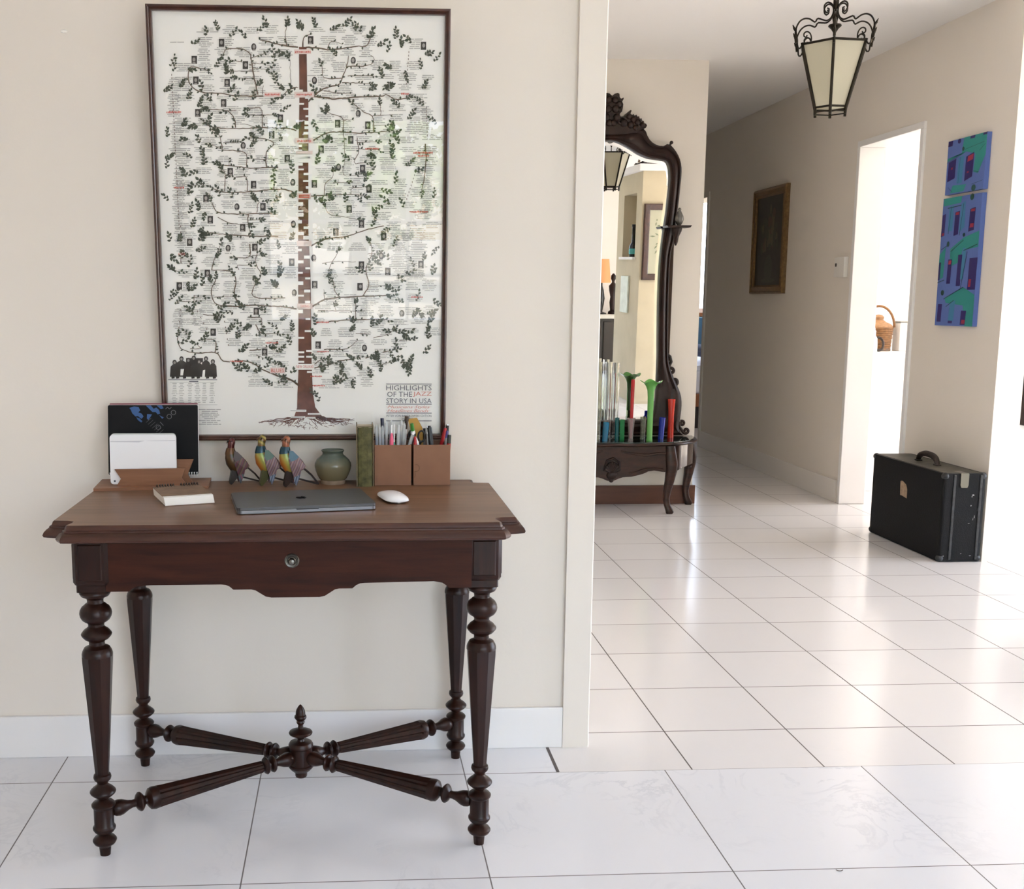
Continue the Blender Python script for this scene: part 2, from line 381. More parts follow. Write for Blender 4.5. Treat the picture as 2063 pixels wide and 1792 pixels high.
# top: notched corners, moulded edge stepping outwards
xl, xr, yf, yb = -1.262, -.292, -.587, -.020
def notch(cx, cy, sx, sy, k=.056):
    # stepped, slightly hooked corner
    return [(cx+sx*k*u, cy+sy*k*v) for u, v in ((0, 1.02), (.10, .99), (.52, .95), (.76, .84), (.82, .60), (.74, .34), (.68, .10), (.74, 0))]
pl = notch(xl, yf, 1, 1) + notch(xr, yf, -1, 1)[::-1] + notch(xr, yb, -1, -1) + notch(xl, yb, 1, -1)[::-1]
def offset(poly, d):
    out = []; n = len(poly)
    for i in range(n):
        p0, p1, p2 = Vector(poly[i-1]), Vector(poly[i]), Vector(poly[(i+1) % n])
        a = (p1-p0).normalized(); b = (p2-p1).normalized(); na = Vector((a.y, -a.x)); nb = Vector((b.y, -b.x)); q = na+nb
        q = q/max(q.length_squared/2, .55)
        out.append(p1 + q*d)
    return out
prof = [(0, 0), (.002, -.002), (.0045, -.010), (.0085, -.011), (.0085, -.0145), (.013, -.0165), (.0185, -.0225), (.021, -.0285), (.019, -.033), (.012, -.035), (-.01, -.035)]
b = MB(); rings = [[(p.x, p.y, TT+dz) for p in offset(pl, d)] for d, dz in prof]
n = len(pl)
b.add([q for r in rings for q in r], [[k*n+i, k*n+(i+1) % n, (k+1)*n+(i+1) % n, (k+1)*n+i] for k in range(len(prof)-1) for i in range(n)], 1)
b.add(rings[0], [list(range(n))], 0)
tt = b.build('table_top', [top_wood, edge_wood], table, smooth=38)
# apron boards; the front one is the drawer front with the shaped lower edge
def shaped(x0, x1, zt, lo):
    return [(x0, zt)] + lo + [(x1, zt)]
fa = [(-1.152, .597), (-1.105, .597), (-1.098, .603), (-1.088, .6085), (-1.06, .610), (-.915, .610), (-.905, .609), (-.897, .6055), (-.889, .5985), (-.852, .5985), (-.843, .5965), (-.833, .590), (-.822, .583), (-.810, .5805),
      (-.710, .5805), (-.698, .583), (-.687, .590), (-.677, .5965), (-.668, .5985), (-.640, .5985), (-.632, .6055), (-.624, .609), (-.614, .610), (-.468, .612), (-.450, .6085), (-.442, .603), (-.436, .597), (-.388, .597)]
b = MB(); b.prism(shaped(-1.152, -.388, .7085, fa), -.567, -.545)
dr = b.build('drawer_front', apron_wood, table, bevel=.0012)
k = MB(); k.lathe([(.0148, 0), (.0155, .0025), (.0135, .0042), (.0118, .0036), (.0112, .0046), (.0105, .0046), (.0085, .0036), (.0065, .005), (.0062, .009), (.0072, .0115), (.0072, .014), (.0055, .0168), (.0025, .018), (0, .0182)], (-.766, -.567, .660), 28, (0, -1, 0))
kn = k.build('drawer_knob', mat('aged_brass', (.16, .15, .13), rough=.32, metal=1.0), dr, smooth=35); kn['label'] = 'round antique brass knob'
for nm, bx in (('back_apron', ((-1.14, -.075, .60), (-.40, -.055, .708))), ('side_apron', ((-1.19, -.51, .60), (-1.17, -.09, .708))), ('side_apron', ((-.372, -.50, .60), (-.352, -.08, .708)))):
    b = MB(); b.box(*bx); b.build(nm, apron_wood, table, bevel=.002)
# turned legs
prof_top = [(.029, .5955), (.0318, .592), (.0325, .588), (.029, .582), (.021, .578), (.0175, .575), (.0168, .570), (.0175, .5665), (.0215, .564), (.0232, .562), (.0285, .558), (.0325, .551), (.0338, .544), (.0325, .537), (.0285, .530), (.0232, .526), (.0195, .524), (.0168, .521), (.0165, .516), (.0185, .513), (.0255, .508), (.0312, .501), (.0322, .4985), (.031, .495), (.025, .488), (.0185, .4845), (.0165, .482), (.0165, .475), (.018, .473), (.0205, .472), (.0265, .469), (.0305, .462), (.0322, .456), (.0322, .451)]
prof_bot = [(.0150, .186), (.0180, .184), (.0192, .1785), (.0175, .173), (.0125, .168), (.0112, .164), (.0135, .160), (.0215, .154), (.0272, .148), (.0278, .1455), (.0265, .142), (.020, .136), (.0125, .1315), (.0110, .128), (.0135, .125), (.0215, .1215), (.0255, .117), (.0255, .1135), (.0235, .110), (.0213, .108), (.0211, .070), (.0225, .0675), (.0245, .064), (.0243, .060), (.0205, .054), (.0135, .050), (.0118, .047), (.0145, .0445), (.0222, .040), (.0256, .035), (.0256, .0325), (.0225, .027), (.0155, .022), (.0130, .019), (.0122, .010), (.0112, 0.0)]
def leg(cx, cy):
    b = MB()
    # square block with raised panel and chamfered corners
    h = .0368; ch = .007
    oc = lambda s, c: [(cx-s+c, cy-s), (cx+s-c, cy-s), (cx+s, cy-s+c), (cx+s, cy+s-c), (cx+s-c, cy+s), (cx-s+c, cy+s), (cx-s, cy+s-c), (cx-s, cy-s+c)]
    rg = []
    for s, c, z in ((.030, .003, .7085), (.032, .004, .705), (h, ch, .701), (h, ch, .618), (.0335, .005, .612), (.031, .003, .610), (.031, .003, .5955)):
        rg.append([(x, y, z) for x, y in oc(s, c)])
    b.loft(rg)
    for ax, sg in ((0, 1), (0, -1), (1, 1), (1, -1)):
        a, c_ = .0225, h
        def f(u, v, d, ax=ax, sg=sg):
            return (cx+u, cy+sg*d, v) if ax == 0 else (cx+sg*d, cy+u, v)
        z0, z1 = .6245, .6965
        r0 = [f(u, v, c_-.001) for u, v in ((-a-.003, z0-.003), (a+.003, z0-.003), (a+.003, z1+.003), (-a-.003, z1+.003))]
        r1 = [f(u, v, c_+.0022) for u, v in ((-a, z0), (a, z0), (a, z1), (-a, z1))]
        b.loft([r0, r1])
    b.lathe(prof_top, (cx, cy, 0), 28)
    # eight-sided tapering shaft
    b.lathe([(.0325, .451), (.0322, .440), (.0148, .186)], (cx, cy, 0), 8, rot=PI/8)
    b.lathe(prof_bot, (cx, cy, 0), 28)
    return b.build('leg', leg_wood, table, smooth=32)
LEGS = [(-1.182, -.537), (-.361, -.529), (-1.180, -.062), (-.368, -.054)]
for p in LEGS: leg(*p)
# X stretcher: hub with acorn finial, four turned and fluted arms
HX, HY, HZ = -.765, -.297, .116
b = MB()
b.lathe([(.0, -.052), (.013, -.052), (.0145, -.049), (.0145, -.041), (.020, -.037), (.0265, -.031), (.0300, -.026), (.0300, -.022), (.0275, -.019), (.0270, .021), (.0295, .024), (.0295, .030), (.0265, .035), (.017, .037), (.0095, .038), (.0078, .043), (.0105, .047), (.0185, .051), (.0275, .056), (.0285, .059), (.0265, .062), (.014, .067), (.0065, .069), (.0058, .078), (.0090, .082), (.0100, .085), (.0088, .089), (.0128, .093), (.0148, .097), (.0140, .101), (.0118, .103), (.0115, .110), (.0095, .117), (.0060, .123), (.002, .128), (0, .129)], (HX, HY, HZ), 28)
hub = b.build('stretcher_hub', leg_wood, table, smooth=32)
for lx, ly in LEGS:
    d = Vector((lx-HX, ly-HY, .098-HZ)); L_ = d.length
    p = [(.013, .022), (.0165, .030), (.0178, .038), (.0145, .050), (.0100, .060), (.0085, .066), (.010, .068), (.0185, .072), (.0205, .0755), (.0185, .079), (.010, .083), (.0095, .085), (.0185, .089), (.0208, .0925), (.0185, .096), (.011, .100), (.0125, .103), (.0135, .1035)]
    q = [(.0245, L_-.122), (.0255, L_-.112), (.0235, L_-.104), (.0170, L_-.099), (.0105, L_-.096), (.0100, L_-.092), (.0180, L_-.087), (.0215, L_-.083), (.0215, L_-.080), (.0170, L_-.075), (.0090, L_-.071), (.0085, L_-.064), (.0110, L_-.054), (.0165, L_-.042), (.0182, L_-.033), (.0165, L_-.025), (.0130, L_-.020)]
    b = MB(); b.lathe(p, (HX, HY, HZ), 20, d)
    # fluted taper: star-shaped section
    o = Vector((HX, HY, HZ)); ax = d.normalized(); e1 = Vector((0, 0, 1)); e1 = (e1-ax*e1.dot(ax)).normalized(); e2 = ax.cross(e1); rg = []
    for t, r in ((.1035, .0138), (L_-.135, .0235), (L_-.122, .0245)):
        rg.append([o + ax*t + (e1*math.cos(2*PI*i/32) + e2*math.sin(2*PI*i/32))*r*(1 if i % 4 else .86) for i in range(32)])
    b.loft(rg)
    b.lathe(q, (HX, HY, HZ), 20, d)
    b.build('stretcher', leg_wood, table, smooth=32)

# ================================================================== FRAMED TREE POSTER
PT = math.radians(3.8)
poster = thing('framed_poster', 'large framed print of a family tree of music hanging above the table', 'picture', (-.757, .004, .848), rot=(PT, 0, 0))
fw, fh = .359, 1.040
mahog = wood('frame_mahogany', (.030, .010, .006), (.070, .024, .014), rough=.28, stretch=(6, 6, 6), scale=5, coat=.3, coat_rough=.15)
b = MB()
pr = [(0, 0), (0, -.020), (.002, -.022), (.005, -.0225), (.008, -.0195), (.0095, -.0205), (.0125, -.018), (.0135, -.012), (.0135, 0)]
rings = [[(-fw+i, y, i-.001), (fw-i, y, i-.001), (fw-i, y, fh-i), (-fw+i, y, fh-i)] for i, y in pr]
b.loft(rings, cap=False, close=True)
b.build('picture_frame', mahog, poster, space='local', smooth=30)
b = MB(); b.add([(-fw+.012, -.0125, .011), (fw-.012, -.0125, .011), (fw-.012, -.0125, fh-.012), (-fw+.012, -.0125, fh-.012)], [(0, 1, 2, 3)])
b.build('glass_pane', thin_glass('picture_glass', ior=1.56), poster, space='local')
# --- the print: drawn in its own flat coordinates (a zoomed drawing grid), one mesh
paper = mat('poster_paper', (.90, .885, .83), rough=.7, spec=.2)
ink = mat('poster_leaf_ink', (.082, .096, .066), rough=.7, spec=.2)
bark = mat('poster_bark_brown', (.14, .055, .034), rough=.7, spec=.2, var=.35, vscale=60)
twig = mat('poster_twig_brown', (.15, .105, .070), rough=.7, spec=.2)
greyt = mat('poster_grey_text', (.44, .43, .40), rough=.7, spec=.2)
redt = mat('poster_red_text', (.60, .12, .09), rough=.7, spec=.2)
photo = mat('poster_photo_dark', (.050, .045, .040), rough=.7, spec=.2)
face_ = mat('poster_photo_light', (.36, .335, .30), rough=.7, spec=.2)
titl = mat('poster_title_grey', (.15, .15, .165), rough=.7, spec=.2)
titr = mat('poster_title_red', (.68, .25, .19), rough=.7, spec=.2)
tint_ = mat('poster_pink_tint', (.80, .66, .60), rough=.7, spec=.2)
PM = [paper, ink, bark, twig, greyt, redt, photo, face_, titl, titr, tint_]
art = MB(); rnd = random.Random(7)
x0p, x1p, z0p, z1p = -.3455, .3455, .0095, 1.0265
art.add([(x0p-.004, -.006, z0p-.004), (x1p+.004, -.006, z0p-.004), (x1p+.004, -.006, z1p+.004), (x0p-.004, -.006, z1p+.004)], [(0, 1, 2, 3)], 0)
def A(x, y):
    """drawing grid -> print; the grid is 1474 high for the upper part, the lower part starts at 1441"""
    px = 290 + x/3.2746; py = y/3.2746
    xl_ = 306 + (py-18)*.0407; xr_ = 896 - (py-33)*.0119
    u = (px-xl_)/(xr_-xl_); yt = 18 + 15*u; yb_ = 878 - 4*u
    v = (yb_-py)/(yb_-yt)
    # perspective of the drawing grid: a touch finer at the bottom
    v = v + .012*v*(1-v)
    return x0p + (x1p-x0p)*u, z0p + (z1p-z0p)*v
LY = {0: -.0064, 1: -.0068, 2: -.0072, 3: -.0076, 4: -.0080, 5: -.0074, 6: -.0070}
def poly(pts, mi, layer=1):
    art.add([(A(x, y)[0], LY[layer], A(x, y)[1]) for x, y in pts], [list(range(len(pts)))[::-1]], mi)
def rect(cx, cy, w_, h_, mi, layer=1): poly([(cx-w_/2, cy-h_/2), (cx+w_/2, cy-h_/2), (cx+w_/2, cy+h_/2), (cx-w_/2, cy+h_/2)], mi, layer)
def stroke(pts, w0, w1, mi, layer=1, wob=2.2):
    P = smooth_curve([(p[0], p[1], 0) for p in pts], max(5, int(sum(math.dist(pts[i], pts[i+1]) for i in range(len(pts)-1))/22)+3))
    P = [Vector((p.x + rnd.uniform(-wob, wob), p.y + rnd.uniform(-wob, wob))) for p in P]
    n_ = len(P); Lf = []; Rt = []
    for i, p in enumerate(P):
        d = (P[min(i+1, n_-1)] - P[max(i-1, 0)]); d = d.normalized() if d.length else Vector((1, 0)); q = Vector((-d.y, d.x))
        w_ = (w0 + (w1-w0)*i/(n_-1))/2*rnd.uniform(.8, 1.15); Lf.append(p+q*w_); Rt.append(p-q*w_)
    v = [(A(p.x, p.y)[0], LY[layer], A(p.x, p.y)[1]) for p in Lf+Rt]
    art.add(v, [(i, i+1, n_+i+1, n_+i) for i in range(n_-1)], mi)
    return P
def leaf(x, y, ang, L_):
    c, s_ = math.cos(ang), math.sin(ang); W = L_*.30
    q = [(0, 0), (L_*.3, W), (L_*.62, W*.85), (L_, 0), (L_*.62, -W*.85), (L_*.3, -W)]
    poly([(x+a*c-b_*s_, y+a*s_+b_*c) for a, b_ in q], 1, 5)
def cluster(x, y, n_=5, ang=None, L_=20, spread=26):
    L_ *= 1.12; spread *= 1.15
    a0 = ang if ang is not None else rnd.uniform(-PI, PI)
    stroke([(x, y), (x+math.cos(a0)*spread, y+math.sin(a0)*spread)], 3.5, 2.5, 3, 2, 0)
    for i in range(n_):
        t = i/(n_-1) if n_ > 1 else 0
        sx, sy = x+math.cos(a0)*spread*t, y+math.sin(a0)*spread*t
        leaf(sx, sy, a0 + (0 if i == n_-1 else (1 if i % 2 else -1)*rnd.uniform(.5, 1.2)), L_*rnd.uniform(.8, 1.25))
K = 1441
def lo(*p): return [(q[0], q[1]+K) + tuple(q[2:]) for q in p]
BR = [ # (points, width)
 ([(1010,295),(935,285),(865,270),(800,255),(760,245)],10), ([(935,285),(925,210),(935,165)],6), ([(1060,295),(1150,300),(1215,310),(1330,300),(1400,290),(1460,290),(1490,240)],10),
 ([(1040,290),(1050,230),(1105,210)],9), ([(1205,305),(1230,260),(1300,275)],5), ([(780,597),(600,597),(500,580),(400,575),(330,550),(295,510),(290,450),(310,410),(410,430)],9),
 ([(745,590),(720,480),(700,360),(690,330),(640,300),(540,300),(520,330)],9), ([(700,360),(740,345),(790,330)],5), ([(700,400),(640,385),(570,370)],5), ([(710,440),(585,440)],5), ([(715,485),(610,485)],5), ([(705,390),(770,395)],4), ([(708,420),(800,430)],4), ([(775,590),(780,530)],5),
 ([(1080,635),(1120,605),(1250,620),(1400,610),(1560,605),(1600,595),(1650,625),(1730,620)],11), ([(1110,600),(1190,550),(1280,530),(1300,490),(1330,420),(1345,350)],9), ([(1335,415),(1440,415),(1500,400),(1515,365),(1490,350)],6), ([(1300,520),(1390,520),(1480,525)],5), ([(1295,490),(1180,485),(1170,410)],6), ([(1340,475),(1490,475)],5), ([(1180,570),(1290,585),(1390,590)],5),
 ([(1000,545),(950,560),(910,595)],8), ([(1010,545),(965,530),(955,360)],4), ([(1000,820),(930,805),(775,800),(600,805),(450,795),(400,770)],8), ([(600,800),(590,740),(540,690),(430,680)],7), ([(775,800),(765,680),(695,675)],6), ([(765,720),(690,720)],4), ([(765,720),(840,720)],4), ([(770,770),(850,775)],4), ([(600,690),(540,690)],4), ([(740,800),(660,775)],4),
 ([(1110,885),(1190,840),(1300,830),(1400,840),(1600,830)],9), ([(1305,830),(1305,745),(1200,705)],6), ([(1510,830),(1505,740),(1440,700),(1380,655)],7), ([(1500,730),(1560,725),(1640,725)],4), ([(1558,725),(1555,660)],4), ([(1500,790),(1600,790)],4), ([(1305,755),(1380,755)],4),
 ([(880,1055),(700,1060),(620,1050),(490,1035)],8), ([(670,1050),(660,960),(520,940),(445,910)],6), ([(510,930),(500,870),(480,830)],6), ([(800,1055),(800,960),(850,905),(800,875),(690,860)],7), ([(515,895),(610,895)],4), ([(800,1000),(880,998)],4), ([(800,1005),(720,1000)],4), ([(555,1040),(555,1000)],4),
 ([(1000,1230),(940,1205),(850,1200),(680,1215),(530,1215),(450,1195)],9), ([(525,1210),(530,1100),(510,1060)],6), ([(675,1210),(670,1120),(600,1120)],6), ([(850,1200),(850,1085)],6), ([(1090,1245),(1200,1240),(1320,1235),(1440,1240)],7), ([(1185,1240),(1190,1160),(1240,1120),(1240,1090)],5), ([(1360,1235),(1365,1195),(1440,1190)],4), ([(1240,1160),(1330,1155)],4), ([(1310,830),(1320,1000),(1310,1105),(1390,1110)],4), ([(1400,870),(1410,960),(1380,1030),(1450,1030)],6), ([(1410,940),(1540,945)],4), ([(1400,900),(1520,895)],4),
 ([(840,1355),(600,1360),(480,1345),(440,1280)],8), ([(680,1360),(680,1420),(690,1474)],6), ([(740,1350),(745,1290),(790,1280)],5), ([(680,1400),(750,1400)],4), ([(1855,910),(1860,1000),(1850,1120),(1830,1210)],9), ([(480,1380),(560,1420),(680,1430)],5), ([(1190,1300),(1210,1360),(1300,1380),(1400,1400)],4),
 (lo((880,65),(700,65),(500,50),(430,45)),9), (lo((1095,130),(1200,85),(1330,70),(1430,35),(1580,0)),10), (lo((1000,555),(920,540),(700,530),(600,535),(500,530),(455,500),(440,430),(470,350)),10), (lo((620,525),(590,450),(600,370),(570,300),(440,290)),8), (lo((440,290),(460,220),(500,120)),6), (lo((925,480),(725,475),(720,400),(765,330),(730,240),(740,180)),7), (lo((460,475),(580,470)),4), (lo((690,120),(690,200),(610,210)),6), (lo((620,290),(610,260),(680,258)),4), (lo((690,200),(760,190)),4),
 (lo((1100,540),(1190,490),(1330,475),(1590,463)),11), (lo((1290,480),(1250,430),(1245,370),(1210,300),(1270,180)),6), (lo((1440,470),(1480,390),(1460,290),(1500,180),(1490,110)),7), (lo((1170,250),(1260,235),(1390,240)),4), (lo((1470,400),(1585,400)),4), (lo((1470,185),(1530,180)),4), (lo((1210,640),(1350,630),(1590,625)),7), (lo((1390,625),(1390,520)),6), (lo((1140,565),(1400,570),(1460,568)),5), (lo((1260,570),(1255,540)),4), (lo((1185,490),(1180,420)),5),
 (lo((1020,1080),(960,1040),(870,1010),(780,970),(700,920),(640,910)),12), (lo((1025,1090),(975,1050),(900,1010)),14), (lo((560,915),(510,905),(480,860),(440,850),(340,855),(250,830),(220,780),(220,740)),8), (lo((465,850),(465,770),(400,765)),7), (lo((1115,960),(1180,940),(1240,930)),9), (lo((1270,910),(1400,890)),8), (lo((1115,935),(1160,900)),7), (lo((1455,890),(1520,870)),7), (lo((1180,830),(1330,825),(1400,770)),6), (lo((1240,1060),(1300,1040),(1380,1020)),5), (lo((1510,750),(1600,730),(1640,700)),5), (lo((1550,940),(1610,920)),6), (lo((1680,770),(1760,760)),5), (lo((1570,850),(1650,835)),6), (lo((690,835),(760,830),(820,810)),7), (lo((730,660),(770,720),(870,720)),6), (lo((680,610),(765,615),(770,670)),6), (lo((385,590),(480,605)),6), (lo((300,825),(370,825),(340,790)),5), (lo((240,500),(335,510)),5), (lo((325,460),(325,510)),6), (lo((325,475),(380,470)),4), (lo((240,245),(240,200)),6), (lo((180,290),(240,300)),5), (lo((1390,720),(1480,725)),5), (lo((735,870),(790,890)),4),
]
for pts, w_ in BR:
    P = stroke(pts, w_, w_*.55, 3, 2)
    for i, p in enumerate(P[1:], 1):
        if rnd.random() < .30:
            d = P[i]-P[i-1]; a = math.atan2(d.y, d.x) + rnd.choice((-1, 1))*rnd.uniform(.7, 1.4)
            leaf(p.x, p.y, a, rnd.uniform(15, 22))
    if rnd.random() < .8:
        d = P[-1]-P[-2]; cluster(P[-1].x, P[-1].y, rnd.choice((3, 4, 5)), math.atan2(d.y, d.x)+rnd.uniform(-.4, .4))
CL = [(320,260),(410,215),(480,185),(570,220),(670,225),(745,190),(805,165),(930,160),(995,150),(1045,170),(1125,165),(1230,195),(1305,175),(1400,190),(1440,195),(1480,250),(1540,300),(1660,245),(1700,305),(1770,275),(1610,330),(1860,350),(1910,385),(180,405),(190,440),(290,430),(470,415),(845,350),(930,340),(1270,340),(545,460),(845,430),(870,520),(135,570),(240,545),(285,615),(740,540),(380,560),(560,575),(960,595),(930,560),(1130,585),(1480,570),(1600,575),(1570,490),(1620,510),(1845,560),(1640,430),(1720,450),(1830,440),(1680,670),(1850,650),(1740,745),(1930,770),(350,660),(400,660),(440,620),(600,625),(720,630),(840,650),(895,700),(350,780),(400,780),(430,790),(260,790),(150,850),(290,860),(490,840),(690,840),(790,835),(980,810),(1110,750),(1210,710),(1660,800),(1620,870),(370,890),(385,970),(690,920),(910,890),(1180,890),(1240,890),(1530,990),(1650,960),(1690,900),(1640,1010),(1740,1050),(150,1000),(310,985),(150,1065),(280,1110),(400,1035),(345,1080),(360,1160),(390,1180),(520,1080),(840,1090),(970,1100),(1140,1030),(1350,1010),(1430,1100),(1520,1080),(1660,1160),(1450,1160),(1560,1210),(165,1255),(300,1240),(500,1240),(590,1240),(700,1250),(730,1260),(860,1275),(960,1250),(1120,1260),(1220,1275),(1320,1280),(1440,1275),(1560,1300),(1720,1310),(1620,1300),(1910,1260),(300,1360),(370,1330),(400,1350),(450,1280),(870,1360),(310,1445),(380,1445),(780,1450),(1530,1400),(1500,1440),(1620,1450),(1790,1090),(1200,1320)]
CL += lo((180,90),(220,95),(400,70),(370,90),(565,100),(820,85),(960,100),(1130,150),(170,200),(300,200),(350,170),(470,210),(740,120),(880,150),(1500,200),(1640,130),(1610,220),(200,290),(300,270),(335,350),(280,375),(380,400),(440,370),(300,430),(590,330),(700,340),(800,325),(890,350),(880,405),(910,300),(1230,380),(1230,290),(1440,310),(1500,300),(1670,330),(1720,325),(1780,280),(1840,240),(1940,130),(1900,330),(170,490),(200,470),(210,530),(320,580),(580,580),(660,560),(800,570),(490,550),(460,630),(490,650),(540,710),(640,670),(700,650),(620,750),(740,740),(870,685),(890,630),(310,740),(380,775),(970,700),(960,800),(1130,660),(1115,740),(1390,650),(1500,680),(1540,670),(1360,710),(1620,710),(1660,720),(1700,720),(1720,740),(1870,710),(1880,760),(1850,855),(1700,860),(1650,820),(1610,850),(1490,900),(1520,900),(1390,910),(1280,965),(1310,970),(1430,970),(1570,980),(1560,930),(1690,910),(1750,940),(1770,950),(1740,930),(1500,1020),(1370,1030),(1290,1060),(1260,1080),(1180,990),(1130,900),(880,860),(840,840),(620,850),(660,950),(690,980),(720,990),(640,970),(800,960),(900,930),(940,980),(970,1000),(850,1070),(880,1060),(920,1080),(1140,1150),(1150,1180),(230,790),(1650,480),(1650,440),(1720,500),(1800,510),(1900,500),(1770,620),(1880,590),(1800,560),(1880,650),(1220,940))
for x, y in CL: cluster(x+rnd.uniform(-8, 8), y+rnd.uniform(-8, 8), rnd.choice((5, 6, 7, 8)), rnd.uniform(-2.6, -.5) if rnd.random() < .75 else None, rnd.uniform(18, 24), rnd.uniform(34, 58))
# lines of small grey print
def lines(cx, y, n_, wmax, dy=11.5, h_=5.0, ml=4):
    for i in range(n_):
        w_ = wmax*rnd.uniform(.45, 1.0); x = cx-w_/2
        while x < cx+w_/2:
            q = min(rnd.uniform(18, 60), cx+w_/2-x)
            if q > 6: rect(x+q/2, y+i*dy, q, h_, ml, 1)
            x += q+4.5
def crown(y):      # left and right limit of the print at a height of the grid
    if y < 330: return (300, 1500)
    if y < 1440: return (150, 1880)
    if y < 2260: return (170, 1880)
    return (640, 1560)
y = 165
while y < 2480:
    a_, b_ = crown(y); x = a_+40
    nl = rnd.choice((4, 5, 6))
    while x < b_-30:
        w_ = rnd.uniform(95, 150)
        if not (965 < x+w_/2 < 1135) and rnd.random() < .93: lines(x+w_/2, y+rnd.uniform(-10, 10), nl+rnd.choice((-1, 0, 1)), w_)
        x += w_+16
    y += nl*11.5+16
lines(1790, 250, 6, 120); lines(215, 255, 1, 110)
# trunk
poly([(1016,300),(1066,300),(1070,560),(1078,640),(1078,1474),(1092,K+330),(1096,K+640),(1012,K+640),(1010,K+330),(1012,1040),(1018,640),(1018,560)], 2, 6)
poly(lo((1012,640),(1096,625),(1100,930),(1108,1130),(1124,1230),(1168,1292),(1120,1300),(1050,1302),(985,1296),(1004,1235),(1006,1130),(1012,1000)), 2, 2)
poly([(1012,292),(1072,292),(1064,304),(1020,304)], 2, 5)
for yy in range(575, 1441+620, 38):
    s_ = rnd.choice((-1, 1)); w_ = rnd.uniform(30, 52)
    rect(1047+s_*(44-w_/2), yy+rnd.uniform(-8, 8), w_, rnd.uniform(10, 26), 0, 3)
for yy in (985, 1010): rect(1048, yy, 90, 34, 0, 3)
for yy in lo((1075,705),(1030,750),(1085,840),(1030,850),(1085,880),(1030,915),(1090,985),(1030,880)): rect(yy[0], yy[1], 42, 13, 0, 3)
for q in ((1010,1255,110,14),(1120,1278,90,12),(1010,1300,96,12),(1095,1305,60,12)): rect(q[0], q[1]+K, q[2], q[3], 0, 3); rect(q[0], q[1]+K, q[2]*.9, 5, 4, 4)
# roots
for i in range(34):
    x = rnd.uniform(985, 1160); sgn = -1 if x < 1065 else 1; L_ = rnd.uniform(30, 300) if i < 14 else rnd.uniform(15, 110)
    ex = max(752, min(1385, x+sgn*L_)); ey = 1290 + rnd.uniform(20, 95)*(1 - abs(ex-1065)/700)
    stroke(lo((x, 1290+rnd.uniform(0, 15)), ((x+ex)/2, 1300+rnd.uniform(8, 34)), (ex, ey)), 9 if i < 14 else 5, 2.5, 2, 1, 3)
for i in range(70):
    x = rnd.uniform(770, 1370); yy = 1325 + rnd.uniform(0, 55)*(1-abs(x-1065)/420); stroke(lo((x, yy), (x+rnd.uniform(-34, 34), yy+rnd.uniform(2, 22))), 4, 2, 2, 1, 1)
# dotted side stems
for x0, y0, x1, y1 in ((180,460,230,1474),(1862,680,1870,910),(1745,330,1725,570),(1790,1090,1720,1300)):
    for i in range(int((y1-y0)/22)):
        t = i*22/(y1-y0); rect(x0+(x1-x0)*t, y0+(y1-y0)*t, 4, 12, 3, 2)
for x0, y0, x1, y1 in ((238,K,238,K+150),(240,K+560,222,K+740),(330,K+530,440,K+750),(520,K+600,560,K+860)):
    for i in range(max(2, int((y1-y0)/40))):
        t = i*40/(y1-y0); rect(x0+(x1-x0)*t, y0+(y1-y0)*t, 5, 12, 3, 2)
for cx, yy, n_, wm in ((195,480,22,90),(215,760,18,110),(225,1090,30,90),(238,K+10,11,90),(222,K+560,12,90),(350,K+560,10,90),(1862,690,16,100),(1850,930,20,120),(1800,K+20,30,140),(1690,K+30,30,110),(1860,1160,18,90)): lines(cx, yy, n_, wm)
# small portraits
PH = [(507,262),(718,290),(1093,250),(1842,292),(328,367),(1375,380),(663,403),(338,497),(543,513),(1118,503),(520,642),(351,703),(893,742),(1408,715),(1272,778),(1472,790),(836,846),(648,915),(1358,882),(1162,942),(938,1000),(1277,1057),(563,1083),(716,1168),(1437,1068),(975,1155),(1117,1165),(1480,1200),(404,1257),(607,1313),(778,1313),(1348,1330),(432,1397),(978,1428),(1430,1428),(645,1450)]
PH += lo((297,105),(549,145),(725,140),(1578,72),(1260,40),(1113,212),(968,240),(413,313),(1430,260),(1562,200),(1826,258),(1605,303),(230,397),(985,445),(1120,390),(1420,405),(735,570),(1699,585),(452,712),(790,848),(1143,800),(1450,820))
for i, (x, y) in enumerate(PH):
    rect(x, y, 46, 58, 0, 2)
    if i % 4 != 1: rect(x, y, 36, 50, 6, 3)
    ov = lambda cx, cy, a_, b_: [(cx+a_*math.cos(2*PI*k/12), cy+b_*math.sin(2*PI*k/12)) for k in range(12)]
    if i % 4 == 1: poly(ov(x, y, 17, 24), 6, 3)
    q = rnd.uniform(-4, 4)
    poly(ov(x+q, y-2, 9.5, 13), 7, 4)
    poly([(x+q-12, y+23), (x+q-7, y+15), (x+q+7, y+15), (x+q+12, y+23)], 7 if i % 3 else 6, 4)
# band photograph at lower left: dark silhouettes over a rule, then a small table of print
for cx, top, wd in ((200,905,60),(245,880,80),(290,890,60),(325,875,70),(360,900,60),(405,880,60),(450,900,54)):
    poly(lo((cx-wd/2, 1020), (cx-wd/2+4, top+45), (cx-12, top+28), (cx+12, top+28), (cx+wd/2-4, top+45), (cx+wd/2, 1020)), 6, 2)
    poly([(cx+14*math.cos(2*PI*k/10), top+K+14+17*math.sin(2*PI*k/10)) for k in range(10)], 6, 3)
    poly([(cx+8*math.cos(2*PI*k/10), top+K+16+10*math.sin(2*PI*k/10)) for k in range(10)], 7, 4)
for x in (185, 215, 260, 315, 350, 410, 455): poly(lo((x-12, 980), (x+12, 980), (x+16, 1030), (x-4, 1034)), 6, 2)
rect(330, K+885+20, 110, 30, 6, 2)
poly(lo((240,965),(262,965),(255,1010),(238,1010)), 0, 4); poly(lo((385,975),(400,970),(398,1020),(380,1020)), 0, 4)
